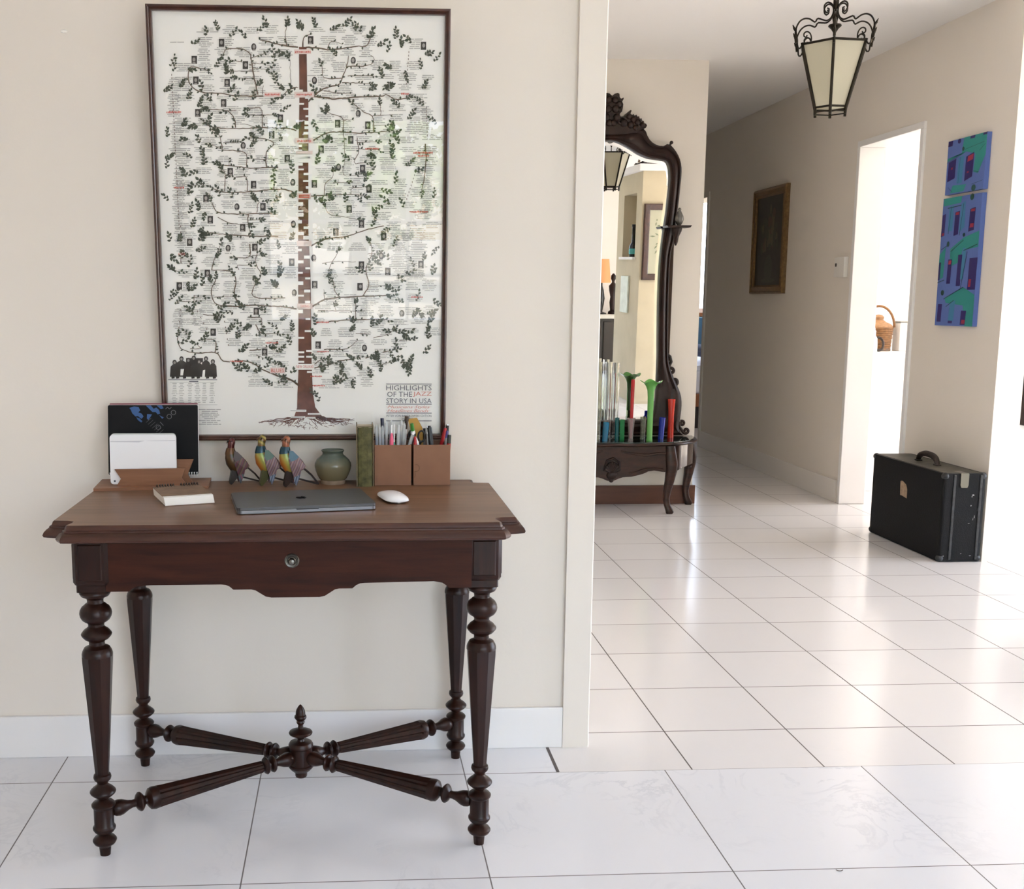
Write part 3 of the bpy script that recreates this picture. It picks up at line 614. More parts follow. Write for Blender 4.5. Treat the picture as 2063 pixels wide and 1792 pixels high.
rect(318, K+1040, 320, 4, 8, 2); rect(325, K+1052, 60, 7, 8, 2)
for cx in (200, 245, 300, 350, 395, 445): lines(cx, K+1066, 12, 40, 12, 4.2)
rect(320, K+1058, 300, 2, 4, 1); rect(320, K+1215, 320, 2.5, 4, 1)
lines(430, K+1248, 9, 150, 13, 5.5, 4)
# headings
def label(s_, cx, cy, w_, h_, mi=5, layer=4, shear=0.0):
    v, f_ = text_verts(s_, w_, h_, shear)
    art.add([(A(cx-w_/2+p[0], cy+h_/2-p[1])[0], LY[layer], A(cx-w_/2+p[0], cy+h_/2-p[1])[1]) for p in v], f_, mi)
for x, y, w_, h_ in ((1040,322,112,30),(840,590,112,30),(1050,592,130,36),(1050,885,120,34),(1050,962,110,24),(1050,1245,90,40)): rect(x, y, w_, h_, 10, 3)
for x, y, w_, h_ in lo((1050,115,96,36),(1055,535,100,36),(1055,950,126,40),(875,975,100,40)): rect(x, y, w_, h_, 10 if w_ < 110 else 0, 3)
label('BLUES', 875, K+975, 84, 26); label('NEW ORLEANS', 1056, K+948, 112, 22); label('SOUL', 245, K+183, 48, 16, shear=.3); label('SWING', 1055, K+535, 58, 17)
def scribble(cx, cy, w_, h_=13):
    x = cx-w_/2
    while x < cx+w_/2:
        q = rnd.uniform(4, 8); rect(x+q/2, cy+rnd.uniform(-1.5, 1.5), q, h_*rnd.uniform(.6, 1), 5, 4); x += q+rnd.uniform(2, 4)
for q in ((1040,324,100),(840,590,95),(1050,592,100),(1720,592,52),(195,697,96),(1840,968,130),(1840,988,70),(1050,888,90),(225,1185,62),(1810,1350,120),(1500,940,90)): scribble(*q)
for q in lo((1170,645),(835,785),(605,912),(1175,845),(1130,1015),(1145,1080),(1800,475)): scribble(q[0], q[1], 78, 11)
rect(1050, 1245, 70, 22, 5, 4); rect(1050, 1245, 60, 8, 10, 4)
# title block
ty = lambda y: K+y
for y in (1068, 1208, 1270, 1324): rect(1746, ty(y), 304, 5, 8, 2)
label('HIGHLIGHTS', 1746, ty(1094), 302, 36, 8); label('OF THE', 1684, ty(1139), 166, 36, 8); label('JAZZ', 1835, ty(1139), 124, 36, 9); label('STORY IN USA', 1746, ty(1184), 302, 34, 8)
label('\u00b7Musicians\u00b7Styles\u00b7', 1746, ty(1229), 298, 24, 9, shear=.35); label('\u00b7Headlines\u00b7Bands\u00b7', 1742, ty(1253), 290, 20, 9, shear=.35)
label('PETER VON BARTKOWSKI EDITION', 1746, ty(1289), 300, 15, 8); label('HAMBURG', 1746, ty(1309), 90, 13, 8)
art.build('poster_print', PM, poster, space='local', recalc=False)

# ================================================================== THINGS ON THE TABLE
def rrect(x0, y0, x1, y1, r, n_=4):
    o = []
    for cx, cy, a in ((x1-r, y1-r, 0), (x0+r, y1-r, PI/2), (x0+r, y0+r, PI), (x1-r, y0+r, 1.5*PI)):
        o += [(cx+r*math.cos(a+PI/2*k/n_), cy+r*math.sin(a+PI/2*k/n_)) for k in range(n_+1)]
    return o
# ---- wooden letter stand
ply = wood('cherry_plywood', (.20, .085, .040), (.285, .130, .066), rough=.45, stretch=(1, 10, 10), scale=5)
stand = thing('letter_stand', 'cherry wood desk stand holding the white tablet and black planner', 'stand', (-1.13, -.08, TT))
b = MB(); b.prism([(-1.262, -.165), (-.990, -.140), (-.999, -.003), (-1.272, -.020)], TT, TT+.0065, lambda u, v, d: (u, v, d))
b.build('base', ply, stand, bevel=.001)
def bow(x0, x1, z0, z1, ins): return [(x0, z0), (x1, z0), (x1-ins*.55+.012, z0+(z1-z0)*.36), (x1+.012, z1), (x0-.012, z1), (x0+ins*.55-.012, z0+(z1-z0)*.36)]
b = MB(); b.prism([(-1.2145, .7485), (-1.044, .7485), (-1.0565, .7665), (-1.0475, .791), (-1.2185, .789), (-1.2035, .7655)], -.124, -.119)
b.build('front_plate', ply, stand, bevel=.0008)
b = MB(); b.prism([(-1.225, .7485), (-1.034, .7485), (-1.046, .7705), (-1.031, .8085), (-1.228, .8085), (-1.214, .7705)], -.090, -.085)
b.build('back_plate', ply, stand, bevel=.0008)
# ---- white tablet standing in it
tablet = thing('tablet', 'white tablet standing upright in the wooden stand', 'tablet', (-1.15, -.108, TT))
white_pl = mat('white_plastic', (.86, .86, .88), rough=.28)
grey_pl = mat('light_grey_plastic', (.55, .57, .56), rough=.4)
lean = lambda u, v, d: (u, d + (v-.7485)*.06, v)
b = MB(); b.prism(rrect(-1.231, .7505, -1.070, .872, .008), -.1145, -.1085, lean); tb = b.build('shell', white_pl, tablet, bevel=.0015)
b = MB(); b.prism(rrect(-1.2295, .7505, -1.0715, .8745, .008), -.1080, -.1040, lean); b.build('back_cover', grey_pl, tablet, bevel=.001)
b = MB(); b.lathe([(.0024, 0), (.0024, .0008), (0, .0008)], (-1.2205, -.1142, .7585), 14, (0, -1, 0)); b.build('camera_lens', mat('lens_grey', (.12, .13, .15), rough=.2), tb)
b = MB(); b.prism([(-1.229, .8545), (-1.160, .8535), (-1.145, .8575), (-1.130, .8565), (-1.072, .8565), (-1.072, .8585), (-1.229, .8565)], -.1148, -.1140, lean); b.build('cover_crease', mat('crease_grey', (.62, .62, .66), rough=.4), tb)
# ---- black spiral planner behind
pln = thing('planner', 'black spiral bound planner with blue print standing behind the tablet', 'notebook', (-1.13, -.06, TT))
blackc = mat('black_card_cover', (.005, .005, .006), rough=.5, spec=.2)
lp = lambda u, v, d: (u, d + (v-.75)*.12, v)
b = MB(); b.prism(rrect(-1.246, .766, -1.0235, .939, .004), -.0655, -.0635, lp); cov = b.build('cover', blackc, pln)
b = MB(); b.prism(rrect(-1.245, .766, -1.0225, .9395, .003), -.0630, -.0555, lp); b.build('pages', mat('planner_pages', (.78, .76, .74), rough=.7), pln)
b = MB(); b.prism(rrect(-1.244, .766, -1.0245, .9425, .003), -.0552, -.0535, lp); b.build('back_cover', mat('wine_red_cover', (.20, .035, .06), rough=.5), pln)
b = MB(); rr = random.Random(3)
def art_p(pts, mi): b.prism(pts, -.0658, -.0654, lp, mi)
for pts in ([(-1.193,.932),(-1.181,.936),(-1.170,.934),(-1.166,.926),(-1.171,.921),(-1.163,.918),(-1.158,.911),(-1.163,.905),(-1.172,.912),(-1.178,.911),(-1.186,.919),(-1.189,.927)], [(-1.176,.909),(-1.168,.906),(-1.161,.899),(-1.164,.896),(-1.172,.902)],
            [(-1.149,.917),(-1.137,.916),(-1.146,.902),(-1.150,.906)], [(-1.152,.938),(-1.140,.938),(-1.133,.930),(-1.126,.933),(-1.119,.926),(-1.117,.918),(-1.123,.916),(-1.128,.922),(-1.136,.922),(-1.143,.929)], [(-1.125,.938),(-1.112,.938),(-1.108,.931),(-1.115,.929)], [(-1.119,.914),(-1.108,.908),(-1.112,.905)]): art_p(pts, 0)
def ring2(cx, cz, r, w_):
    for k in range(18):
        a, c_ = 2*PI*k/18, 2*PI*(k+1)/18
        art_p([(cx+r*math.cos(a), cz+r*math.sin(a)), (cx+r*math.cos(c_), cz+r*math.sin(c_)), (cx+(r-w_)*math.cos(c_), cz+(r-w_)*math.sin(c_)), (cx+(r-w_)*math.cos(a), cz+(r-w_)*math.sin(a))], 1)
ring2(-1.084, .9205, .0062, .0011); ring2(-1.0945, .9105, .0062, .0011); ring2(-1.122, .884, .006, .0010)
def bar2(x0, z0, x1, z1, w_=.0011):
    d = Vector((x1-x0, z1-z0)).normalized(); q = Vector((-d.y, d.x))*w_/2
    art_p([(x0+q.x, z0+q.y), (x0-q.x, z0-q.y), (x1-q.x, z1-q.y), (x1+q.x, z1+q.y)], 1)
bar2(-1.117, .897, -1.109, .888); bar2(-1.0985, .934, -1.0935, .929); bar2(-1.0985, .934, -1.1035, .929); bar2(-1.0935, .929, -1.089, .9335)
for i in range(7): bar2(-1.152+i*.005, .896-i*.0048, -1.139+i*.005, .907-i*.0048, .0005)
for i in range(34): x = -1.242 + .215*i/33; art_p([(x-.0016, .7685), (x+.0016, .7685), (x+.0016, .7720), (x-.0016, .7720)], 2)
b.build('printed_art', [mat('blue_print', (.030, .095, .26), rough=.5), mat('grey_print', (.16, .16, .17), rough=.5), mat('punch_hole_white', (.75, .74, .72), rough=.6)], cov)
b = MB(); nw = 34
for i in range(nw):
    x = -1.242 + .215*i/(nw-1); b.tube([(x+.0008*math.cos(a), lp(0, .767, -.0605)[1]+.0062*math.sin(a), .7675+.0062*math.cos(a)) for a in [2*PI*k/10 for k in range(10)]], .0008, 5, close=True)
b.build('wire_binding', mat('white_wire', (.80, .80, .80), rough=.35), pln, smooth=60)
# ---- kraft notepad
np_ = thing('notepad', 'small kraft-covered spiral notepad lying open-edged on the table', 'notebook', (-1.056, -.377, TT), rotz=math.radians(19))
kraft = mat('kraft_cover', (.20, .125, .075), rough=.65, var=.18, vscale=40)
b = MB(); b.box((.0, .0, .0), (.112, .155, .0012)); b.build('back_cover', kraft, np_, space='local')
b = MB()
for i in range(8):
    t = i/8; b.box((-.002*t, .001+.006*t, .0013+.0022*i), (.111-.002*t, .154, .0013+.0022*(i+1)))
b.build('pages', mat('cream_pages', (.88, .85, .80), rough=.7), np_, space='local')
b = MB(); b.box((-.003, .022, .0193), (.108, .153, .0207))
for y_, w_ in ((.040, .05), (.045, .034), (.105, .06), (.112, .05), (.119, .056)): b.add([(.018, y_, .02075), (.018+w_, y_, .02075), (.018+w_, y_+.0016, .02075), (.018, y_+.0016, .02075)], [(0, 1, 2, 3)], 1)
b.build('cover', [kraft, mat('brown_print', (.12, .07, .04), rough=.7)], np_, space='local')
b = MB()
for i in range(16):
    if i in (7, 8): continue
    x = .008 + i*.0063; b.tube([(x, .152+.0105*math.sin(a), .0125+.0135*math.cos(a)) for a in [2*PI*k/12 for k in range(12)]], .0011, 6, close=True)
b.build('spiral_wire', mat('dark_wire', (.03, .022, .018), rough=.4), np_, space='local', smooth=60)
# ---- closed laptop
lt = thing('laptop', 'closed dark grey laptop with a fruit emblem on its lid', 'laptop', (-.886, -.487, TT), rotz=math.radians(9.5))
al = mat('space_grey_metal', (.095, .095, .10), rough=.42, metal=.8, bump=.01, bscale=400)
al_e = mat('polished_grey_edge', (.24, .24, .26), rough=.3, metal=.9)
b = MB(); b.prism(rrect(0, 0, .304, .205, .010, 6), .0018, .0085, lambda u, v, d: (u, v, d)); b.build('body', al_e, lt, space='local', bevel=.0012)
b = MB(); b.prism(rrect(0, 0, .304, .205, .010, 6), .0092, .0150, lambda u, v, d: (u, v, d)); ld = b.build('lid', al, lt, space='local', bevel=.0014)
b = MB()
for x, y_ in ((.02, .015), (.284, .015), (.02, .19), (.284, .19)):
    b = MB(); b.lathe([(.006, 0), (.006, .002)], (x, y_, 0), 12); b.build('rubber_foot', mat('black_rubber', (.01, .01, .01), rough=.7), lt, space='local')
b = MB(); b.prism(rrect(.127, -.0004, .177, .004, .002, 3), .0072, .0094, lambda u, v, d: (u, v, d)); b.build('lid_notch', mat('notch_dark', (.03, .03, .033), rough=.3, metal=.6), lt, space='local')
b = MB(); em = mat('black_emblem', (.004, .004, .005), rough=.6, spec=.02)
def blob(pts, n_=36): return [(p.x, p.y) for p in smooth_curve([(x, y, 0) for x, y in pts], n_)[:-1]]
# apple outline with a bite at its right side and a leaf above; its top points to the back edge of the lid
body_ = [(0, -.9), (-.32, -1.0), (-.70, -.62), (-.86, -.05), (-.70, .42), (-.36, .56), (0, .44), (.34, .56), (.66, .44), (.48, .22), (.44, -.06), (.56, -.34), (.72, -.42), (.36, -1.0), (0, -.9)]
lf = [(0, .62), (.04, .86), (.30, 1.08), (.28, .84), (0, .62)]
for q in (body_, lf):
    pts = [(.152+x*.0150, .108+y*.0150) for x, y in blob(q)]
    b.prism(pts, .0149, .0152, lambda u, v, d: (u, v, d))
b.build('emblem', em, ld, space='local')
# ---- mouse
ms = thing('mouse', 'flat white computer mouse beside the laptop', 'mouse', (-.545, -.315, TT), rotz=math.radians(13))
rg = []; rg2 = []
for i in range(13):
    t = -1 + 2*i/12; y_ = .057*math.sin(t*PI/2); wd = .0286*math.sqrt(max(0.0004, 1-abs(t*.985)**3.2)); h_ = .0075 + .0120*max(0, 1-(t*.96)**2)
    rg.append([(wd*math.cos(a), y_, .0065 + (h_-.0065)*max(0, math.sin(a))**.75 if math.sin(a) > 0 else .0060 - .002*abs(math.sin(a))) for a in [2*PI*k/20 for k in range(20)]])
    wd2 = wd*.88; rg2.append([(wd2*math.cos(a), y_*.93, .0065 if math.sin(a) > 0 else .0008+.004*(abs(math.cos(a))**2)) for a in [2*PI*k/20 for k in range(20)]])
b = MB(); b.loft(rg); b.build('shell', mat('white_gloss_plastic', (.88, .88, .89), rough=.12), ms, space='local', smooth=60)
b = MB(); b.loft(rg2); b.build('underside', mat('grey_underside', (.42, .40, .38), rough=.35, metal=.5), ms, space='local', smooth=60)
# ---- three painted tin birds
def striped(name, cols, scale, ang, rough=.3, dist=1.0):
    """painted feather bands: a wave texture through a list of colours"""
    m = bpy.data.materials.new(name); m.use_nodes = True; t = m.node_tree; bs = t.nodes['Principled BSDF']
    co = t.nodes.new('ShaderNodeTexCoord'); mp = t.nodes.new('ShaderNodeMapping'); mp.inputs['Rotation'].default_value = (0, ang, 0)
    wv = t.nodes.new('ShaderNodeTexWave'); wv.inputs['Scale'].default_value = scale; wv.inputs['Distortion'].default_value = dist; wv.inputs['Detail'].default_value = 1; wv.wave_profile = 'SAW'
    r = t.nodes.new('ShaderNodeValToRGB'); r.color_ramp.interpolation = 'LINEAR'
    e_ = r.color_ramp.elements; e_[0].color = (*cols[0], 1); e_[0].position = 0; e_[1].color = (*cols[-1], 1); e_[1].position = 1
    for i, c_ in enumerate(cols[1:-1], 1): q = e_.new(i/(len(cols)-1)); q.color = (*c_, 1)
    t.links.new(co.outputs['Object'], mp.inputs[0]); t.links.new(mp.outputs[0], wv.inputs['Vector']); t.links.new(wv.outputs['Fac'], r.inputs[0]); t.links.new(r.outputs[0], bs.inputs['Base Color'])
    bs.inputs['Roughness'].default_value = rough; bs.inputs['Metallic'].default_value = .25
    return m
tin_dark = mat('dark_painted_tin', (.030, .016, .012), rough=.35, metal=.3)
tin_olive = mat('olive_painted_tin', (.070, .068, .022), rough=.3, metal=.3)
def bird(name, label, x0, y0, sc, pal, dark=False, rz=0.0):
    """x to the right, z up, in millimetres of the bright bird"""
    r = thing(name, label, 'bird figurine', (x0, y0, TT), rotz=rz, group='painted tin birds')
    S = sc*.001
    V = lambda x, y, z: (x*S, y*S, z*S)
    def ring(cx, cz, rx, ry, tilt=0.0, k=16): return [V(cx+rx*math.cos(a)*math.cos(tilt), ry*math.sin(a), cz+rx*math.cos(a)*math.sin(tilt)) for a in [2*PI*i/k for i in range(k)]]
    # breast and back: a folded shell tapering to the tail
    b = MB()
    path = [(-4,102,9,8,.0),(-6,96,11,10,.05),(-7,88,13,12,.1),(-5,76,17,15,.2),(-1,62,19,16,.35),(6,48,17,14,.6),(13,41,13,10,.8)]
    b.loft([ring(*p) for p in path]); bd = b.build('body', pal['body'], r, space='local', smooth=50)
    b = MB(); b.loft([ring(*p) for p in [(10,46,15.5,12,.7),(20,42,11.5,8.5,.85),(30,41,7.5,5,.95),(42,43,3,2.2,1.0)]]); b.build('tail', pal['tail'], r, space='local', smooth=50)
    b = MB(); b.loft([ring(*p) for p in [(-5,100,9.5,9,0),(-4,107,9.5,9,0),(-3,114,10.5,9.5,0),(-2,121,9,8,0),(-1,126,5,5,0),(-1,128,1,1,0)]]); hd = b.build('head', pal['head'], r, space='local', smooth=50)
    b = MB(); b.loft([[V(-11+.6*k, 3.4*math.sin(a)*s_, 118+dz+3.6*math.cos(a)*s_) for a in [2*PI*i/8 for i in range(8)]] for k, (s_, dz) in enumerate(((1, 0),)*1)] + [[V(-15, 2.6*math.sin(a), 117+2.8*math.cos(a)) for a in [2*PI*i/8 for i in range(8)]], [V(-17, 1*math.sin(a), 112+1*math.cos(a)) for a in [2*PI*i/8 for i in range(8)]]]); b.build('beak', pal['beak'], hd, space='local', smooth=50)
    b = MB()
    for s_ in (-1, 1): b.sphere(V(-6, s_*8.2, 119), 2.1*S, 8)
    b.build('eye', tin_dark, hd, space='local', smooth=60)
    b = MB(); b.loft([ring(-6,100,10.8,10.4), ring(-6.5,95,12.6,11.8,.05), ring(-7,88,14.2,13.2,.1), ring(-6.5,84,15.2,14,.12)]); b.build('collar', pal['collar'], bd, space='local', smooth=50)
    # folded wings: feathered plates hanging to a point at each side
    wing_p = [(2,92),(10,90),(20,80),(34,64),(42,50),(38,44),(30,42),(28,30),(22,14),(17,2),(13,12),(10,26),(3,48),(-2,70)]
    for s_ in (-1, 1):
        b = MB(); off = 17.5
        yy = lambda z: s_*(off - abs(z-60)*.10 + (6 if z < 20 else 0)*.3)
        n_ = len(wing_p)
        v = [V(x, yy(z), z) for x, z in wing_p] + [V(x, yy(z)-s_*1.4, z) for x, z in wing_p]
        b.add(v, [list(range(n_)), [n_+i for i in range(n_)][::-1]] + [[i, (i+1) % n_, n_+(i+1) % n_, n_+i] for i in range(n_)])
        wg = b.build('wing', pal['wing'], r, space='local')
        b = MB(); sh = [(1,91),(10,90),(24,75),(16,68),(3,64),(-1,76)]
        b.add([V(x, yy(z)+s_*.8, z) for x, z in sh], [list(range(6))]); b.build('shoulder_patch', pal['shoulder'], wg, space='local')
        b = MB(); tp = [(28,30),(22,14),(17,2),(13,12),(11,24),(20,28)]
        b.add([V(x, yy(z)+s_*.8, z) for x, z in tp], [list(range(6))]); b.build('wing_tip', pal['tip'], wg, space='local')
    # front leg: dark curved sheet; props: two rods meeting behind
    b = MB(); b.loft([[V(x0_, -9, z_), V(x0_, 9, z_), V(x1_, 8, z_), V(x1_, -8, z_)] for x0_, x1_, z_ in ((-4, 14, 52), (-6, 14, 34), (-9, 10, 18), (-11, 0, 6), (-9, -6, 0))]); b.build('leg', pal['leg'], r, space='local', smooth=40)
    b = MB(); b.tube([V(40, 0, 44), V(60, 0, 26), V(78, 0, 3)], [2.4*S]*3, 6); b.build('tail_rod', tin_dark, r, space='local')
    b = MB(); b.tube([V(20, 0, 20), V(50, 0, 11), V(79, 0, 2.5)], [2.2*S]*3, 6); b.build('prop_rod', tin_dark, r, space='local')
    return r
breast = striped('bird_breast_paint', [(.50,.045,.02), (.58,.16,.03), (.36,.32,.07), (.12,.20,.05), (.50,.045,.02)], 7.0, math.radians(28), dist=.6)
feather = striped('bird_feather_paint', [(.20,.17,.22), (.115,.055,.045), (.30,.20,.20), (.10,.07,.10), (.24,.10,.08)], 26, math.radians(-24), dist=.8)
feather2 = striped('bird_feather_dark_paint', [(.035,.022,.018), (.16,.09,.05), (.06,.03,.05), (.11,.02,.025), (.03,.02,.02)], 26, math.radians(-24), dist=.9)
blue_t = mat('blue_green_tin', (.020, .055, .075), rough=.25, metal=.3); green_t = mat('green_tin', (.025, .055, .035), rough=.3, metal=.3)
head_y = striped('bird_head_paint', [(.10,.09,.02), (.40,.30,.08), (.06,.05,.015), (.22,.08,.02)], 22, math.radians(60), rough=.2)
head_r = striped('bird_head_red_paint', [(.24,.065,.035), (.34,.12,.06), (.10,.04,.02), (.25,.09,.03)], 22, math.radians(60), rough=.2)
tipb = striped('bird_tip_paint', [(.05,.08,.16), (.22,.24,.28), (.03,.04,.10), (.10,.14,.13)], 50, math.radians(-15))
tail_b = mat('dark_red_brown_tin', (.06, .022, .016), rough=.3, metal=.3)
p_bright = dict(tail=tail_b, body=breast, head=head_y, beak=mat('beak_brown', (.09, .035, .015), rough=.3), collar=blue_t, wing=feather, shoulder=green_t, tip=tipb, leg=tin_olive)
p_red = dict(p_bright, head=head_r, leg=tin_dark, shoulder=blue_t)
p_dark = dict(tail=tin_dark, body=striped('bird_dark_body_paint', [(.06,.055,.012), (.035,.022,.012), (.10,.05,.015), (.02,.018,.012)], 9, math.radians(30)), head=mat('oxblood_tin', (.085, .018, .016), rough=.2, metal=.3), beak=tin_dark, collar=mat('rust_tin', (.10, .045, .016), rough=.3, metal=.3), wing=feather2, shoulder=tin_dark, tip=striped('bird_dark_tip_paint', [(.035,.03,.09), (.14,.03,.04), (.03,.07,.08), (.05,.03,.03)], 30, math.radians(20)), leg=mat('black_brown_tin', (.018, .012, .008), rough=.35))
bird('tin_bird', 'dark red-headed painted tin bird nearest the notepad', -.936, -.070, .92, p_dark, rz=.30)
bird('tin_bird', 'painted tin bird with yellow-striped head, middle one of three', -.858, -.094, 1.0, p_bright, rz=.30)
bird('tin_bird', 'painted tin bird with a rust-red head, nearest the clay pot', -.797, -.112, 1.0, p_red, rz=.30)
# ---- glazed pot
pot = thing('clay_pot', 'small squat green-glazed clay pot with unglazed foot', 'pot', (-.6865, -.068, TT))
def glaze():
    m = bpy.data.materials.new('celadon_glaze'); m.use_nodes = True; t = m.node_tree; bs = t.nodes['Principled BSDF']
    co = t.nodes.new('ShaderNodeTexCoord'); s_ = t.nodes.new('ShaderNodeSeparateXYZ'); mrg = t.nodes.new('ShaderNodeMapRange'); mrg.inputs[1].default_value = .008; mrg.inputs[2].default_value = .084
    n_ = t.nodes.new('ShaderNodeTexNoise'); n_.inputs['Scale'].default_value = 60; n_.inputs['Detail'].default_value = 5; ad = t.nodes.new('ShaderNodeMath'); ad.operation = 'MULTIPLY_ADD'; ad.inputs[1].default_value = .35
    r = t.nodes.new('ShaderNodeValToRGB'); ee = r.color_ramp.elements; ee[0].color = (.185, .155, .088, 1); ee[0].position = .1; ee[1].color = (.085, .105, .080, 1); ee[1].position = 1
    for p_, c_ in ((.45, (.165, .145, .088, 1)), (.62, (.14, .138, .092, 1)), (.8, (.085, .108, .085, 1))): q = ee.new(p_); q.color = c_
    sb = t.nodes.new('ShaderNodeMath'); sb.operation = 'SUBTRACT'; sb.inputs[1].default_value = .17
    L = t.links.new; L(co.outputs['Object'], s_.inputs[0]); L(s_.outputs[2], mrg.inputs[0]); L(co.outputs['Object'], n_.inputs['Vector']); L(n_.outputs['Fac'], ad.inputs[0]); L(mrg.outputs[0], ad.inputs[2]); L(ad.outputs[0], sb.inputs[0]); L(sb.outputs[0], r.inputs[0]); L(r.outputs[0], bs.inputs['Base Color'])
    bs.inputs['Roughness'].default_value = .16; return m
b = MB(); b.lathe([(.0, .010), (.031, .010), (.0345, .0135), (.0395, .022), (.0440, .034), (.0462, .045), (.0452, .053), (.0405, .0615), (.0325, .069), (.0275, .0735), (.0260, .077), (.0268, .080), (.0287, .083), (.0292, .085), (.0272, .0862), (.0248, .084), (.0235, .078), (.024, .072), (.034, .060), (.040, .046), (.034, .024), (.02, .015), (0, .014)], (0, 0, 0), 40, cap=False)
b.build('body', glaze(), pot, space='local', smooth=60)
b = MB(); b.lathe([(0, 0), (.0295, 0), (.0308, .002), (.0312, .0085), (.0318, .0115), (.0, .0115)], (0, 0, 0), 40, cap=False); b.build('foot_ring', mat('bare_clay', (.30, .22, .15), rough=.8, var=.2, vscale=60), pot, space='local', smooth=40)
# ---- old green book
bk = thing('green_book', 'thick old green cloth book standing with its spine forward', 'book', (-.606, -.118, TT))
gcl = mat('worn_green_cloth', (.095, .088, .032), rough=.75, var=.45, vscale=70, bump=.15, bscale=300)
edge_c = mat('worn_cloth_edge', (.20, .16, .095), rough=.8, var=.25, vscale=80)
b = MB(); b.prism([(-.0185, .001), (-.0170, -.0035), (-.008, -.006), (.008, -.006), (.0170, -.0035), (.0185, .001), (.0185, .004), (-.0185, .004)], 0, .149, lambda u, v, d: (u, v, d)); b.build('spine', gcl, bk, space='local', bevel=.001)
for s_ in (-1, 1):
    b = MB(); x0_, x1_ = sorted((s_*.0188, s_*.0212)); b.box((x0_, -.004, 0), (x1_, .088, .1515)); b.build('cover_board', edge_c, bk, space='local', bevel=.0006)
b = MB(); b.box((-.0180, .004, .003), (.0180, .084, .146)); b.build('pages', mat('old_pages', (.55, .47, .34), rough=.8), bk, space='local')
b = MB(); b.box((-.0175, -.0058, .1465), (.0175, .002, .1500)); b.build('head_band', edge_c, bk, space='local')
# ---- cardboard pen boxes
card = mat('brown_cardboard', (.255, .125, .072), rough=.7, var=.06, vscale=25)
card_in = mat('cardboard_inside', (.13, .062, .035), rough=.8)
def pen_box(x0, x1, label, stain):
    r = thing('pen_box', label, 'box', ((x0+x1)/2, -.055, TT), group='brown cardboard pen boxes')
    w_ = (x1-x0)/2; H = .1015; t = .0018; y0, y1 = -.05, .05
    b = MB()
    b.box((-w_, y0, 0), (w_, y0+t, H)); b.box((-w_, y1-t, 0), (w_, y1, H)); b.box((-w_, y0+t, 0), (-w_+t, y1-t, H)); b.box((w_-t, y0+t, 0), (w_, y1-t, H)); b.box((-w_+t, y0+t, 0), (w_-t, y1-t, t))
    b.build('carton', card, r, space='local', bevel=.0004)
    if stain:
        b = MB(); c_ = mat('cut_line_brown', (.13, .065, .03), rough=.8)
        cx, cz, rr_ = -w_+.0060, .0435, .0088
        pts = [(cx+rr_*math.cos(a), y0-.0002, cz+rr_*math.sin(a)) for a in [math.radians(110-220*k/16) for k in range(17)]] + [(cx-.001, y0-.0002, cz-.016), (cx-.003, y0-.0002, cz-.024)]
        b.tube(pts, .0005, 5); b.build('cut_line', c_, r, space='local')
    return r
pen_box(-.5825, -.4905, 'plain brown cardboard pen box beside the green book', False)
pen_box(-.4850, -.3930, 'brown cardboard pen box with a curved cut line at its edge', True)
clear_p = mat('clear_pen_plastic', (.72, .75, .76), rough=.15, alpha=.38)
def P_(n_, c_, rough=.3): return mat('pen_'+n_, c_, rough=rough)
def pen(label, p0, p1, r, parts, group='pens in the cardboard boxes'):
    """parts: (name, material, t0, t1, radius factor at t0, at t1) along the axis from p0 to p1"""
    t_ = thing('pen', label, 'pen', p0, group=group); a = Vector(p0); d = Vector(p1)-a; L_ = d.length
    last = None
    for nm, mt, t0, t1, k0, k1 in parts:
        b = MB(); b.lathe([(r*k0, L_*t0), (r*k1, L_*t1)] if k1 > .05 else [(r*k0, L_*t0), (r*max(k1, .02), L_*t1)], p0, 12, d)
        o = b.build(nm, mt, t_, smooth=40)
    return t_
ZB = TT+.0025
ink_b = P_('blue_ink', (.02, .045, .22)); ink_r = P_('red_ink', (.30, .02, .025)); navy = P_('navy_cap', (.012, .014, .045)); pink = P_('pink', (.80, .12, .22)); teal_ = P_('teal', (.05, .32, .22)); darkp = P_('black', (.008, .008, .009)); white_p = P_('white', (.82, .82, .82)); redp = P_('red', (.42, .015, .02)); grn = P_('green', (.05, .22, .03)); greyp = P_('grey', (.22, .22, .22)); brownp = P_('brown', (.035, .016, .010)); orange = P_('orange_red', (.55, .07, .02)); purple = P_('purple', (.06, .04, .20)); silver = mat('pen_silver', (.5, .5, .52), rough=.25, metal=.9)
def clearpen(label, x0, y0, x1, y1, z1, ink_m, q=.62): pen(label, (x0, y0, ZB), (x1, y1, z1), .0041, [('ink_tube', ink_m, 0, q, .62, .62), ('barrel', clear_p, 0, .97, 1, 1), ('end_plug', clear_p, .97, 1, .7, .5)])
clearpen('clear blue pen at the left corner of the left pen box', -.574, -.085, -.5765, -.070, .8905, ink_b, .78)
clearpen('second clear blue pen from the green book', -.566, -.088, -.569, -.074, .889, ink_b, .80)
clearpen('clear blue pen in front of the navy-capped pen', -.558, -.080, -.5615, -.070, .8885, ink_b, .76)
pen('navy pen with a tall clipped cap in the left pen box', (-.556, -.050, ZB), (-.5615, -.042, .9045), .0046, [('barrel', navy, 0, .70, .8, .9), ('cap', navy, .70, 1, 1, 1), ('clip', silver, .74, .80, 1.15, 1.15)])
clearpen('clear pen with dark red ink beside the pink marker', -.552, -.075, -.5505, -.055, .898, ink_r, .70)
pen('pink marker with a pale tapering tip in the left pen box', (-.540, -.090, ZB), (-.5385, -.078, .891), .0052, [('barrel', pink, 0, .72, 1, 1), ('shoulder', pink, .72, .86, 1, .45), ('tip', white_p, .86, 1, .42, .3)])
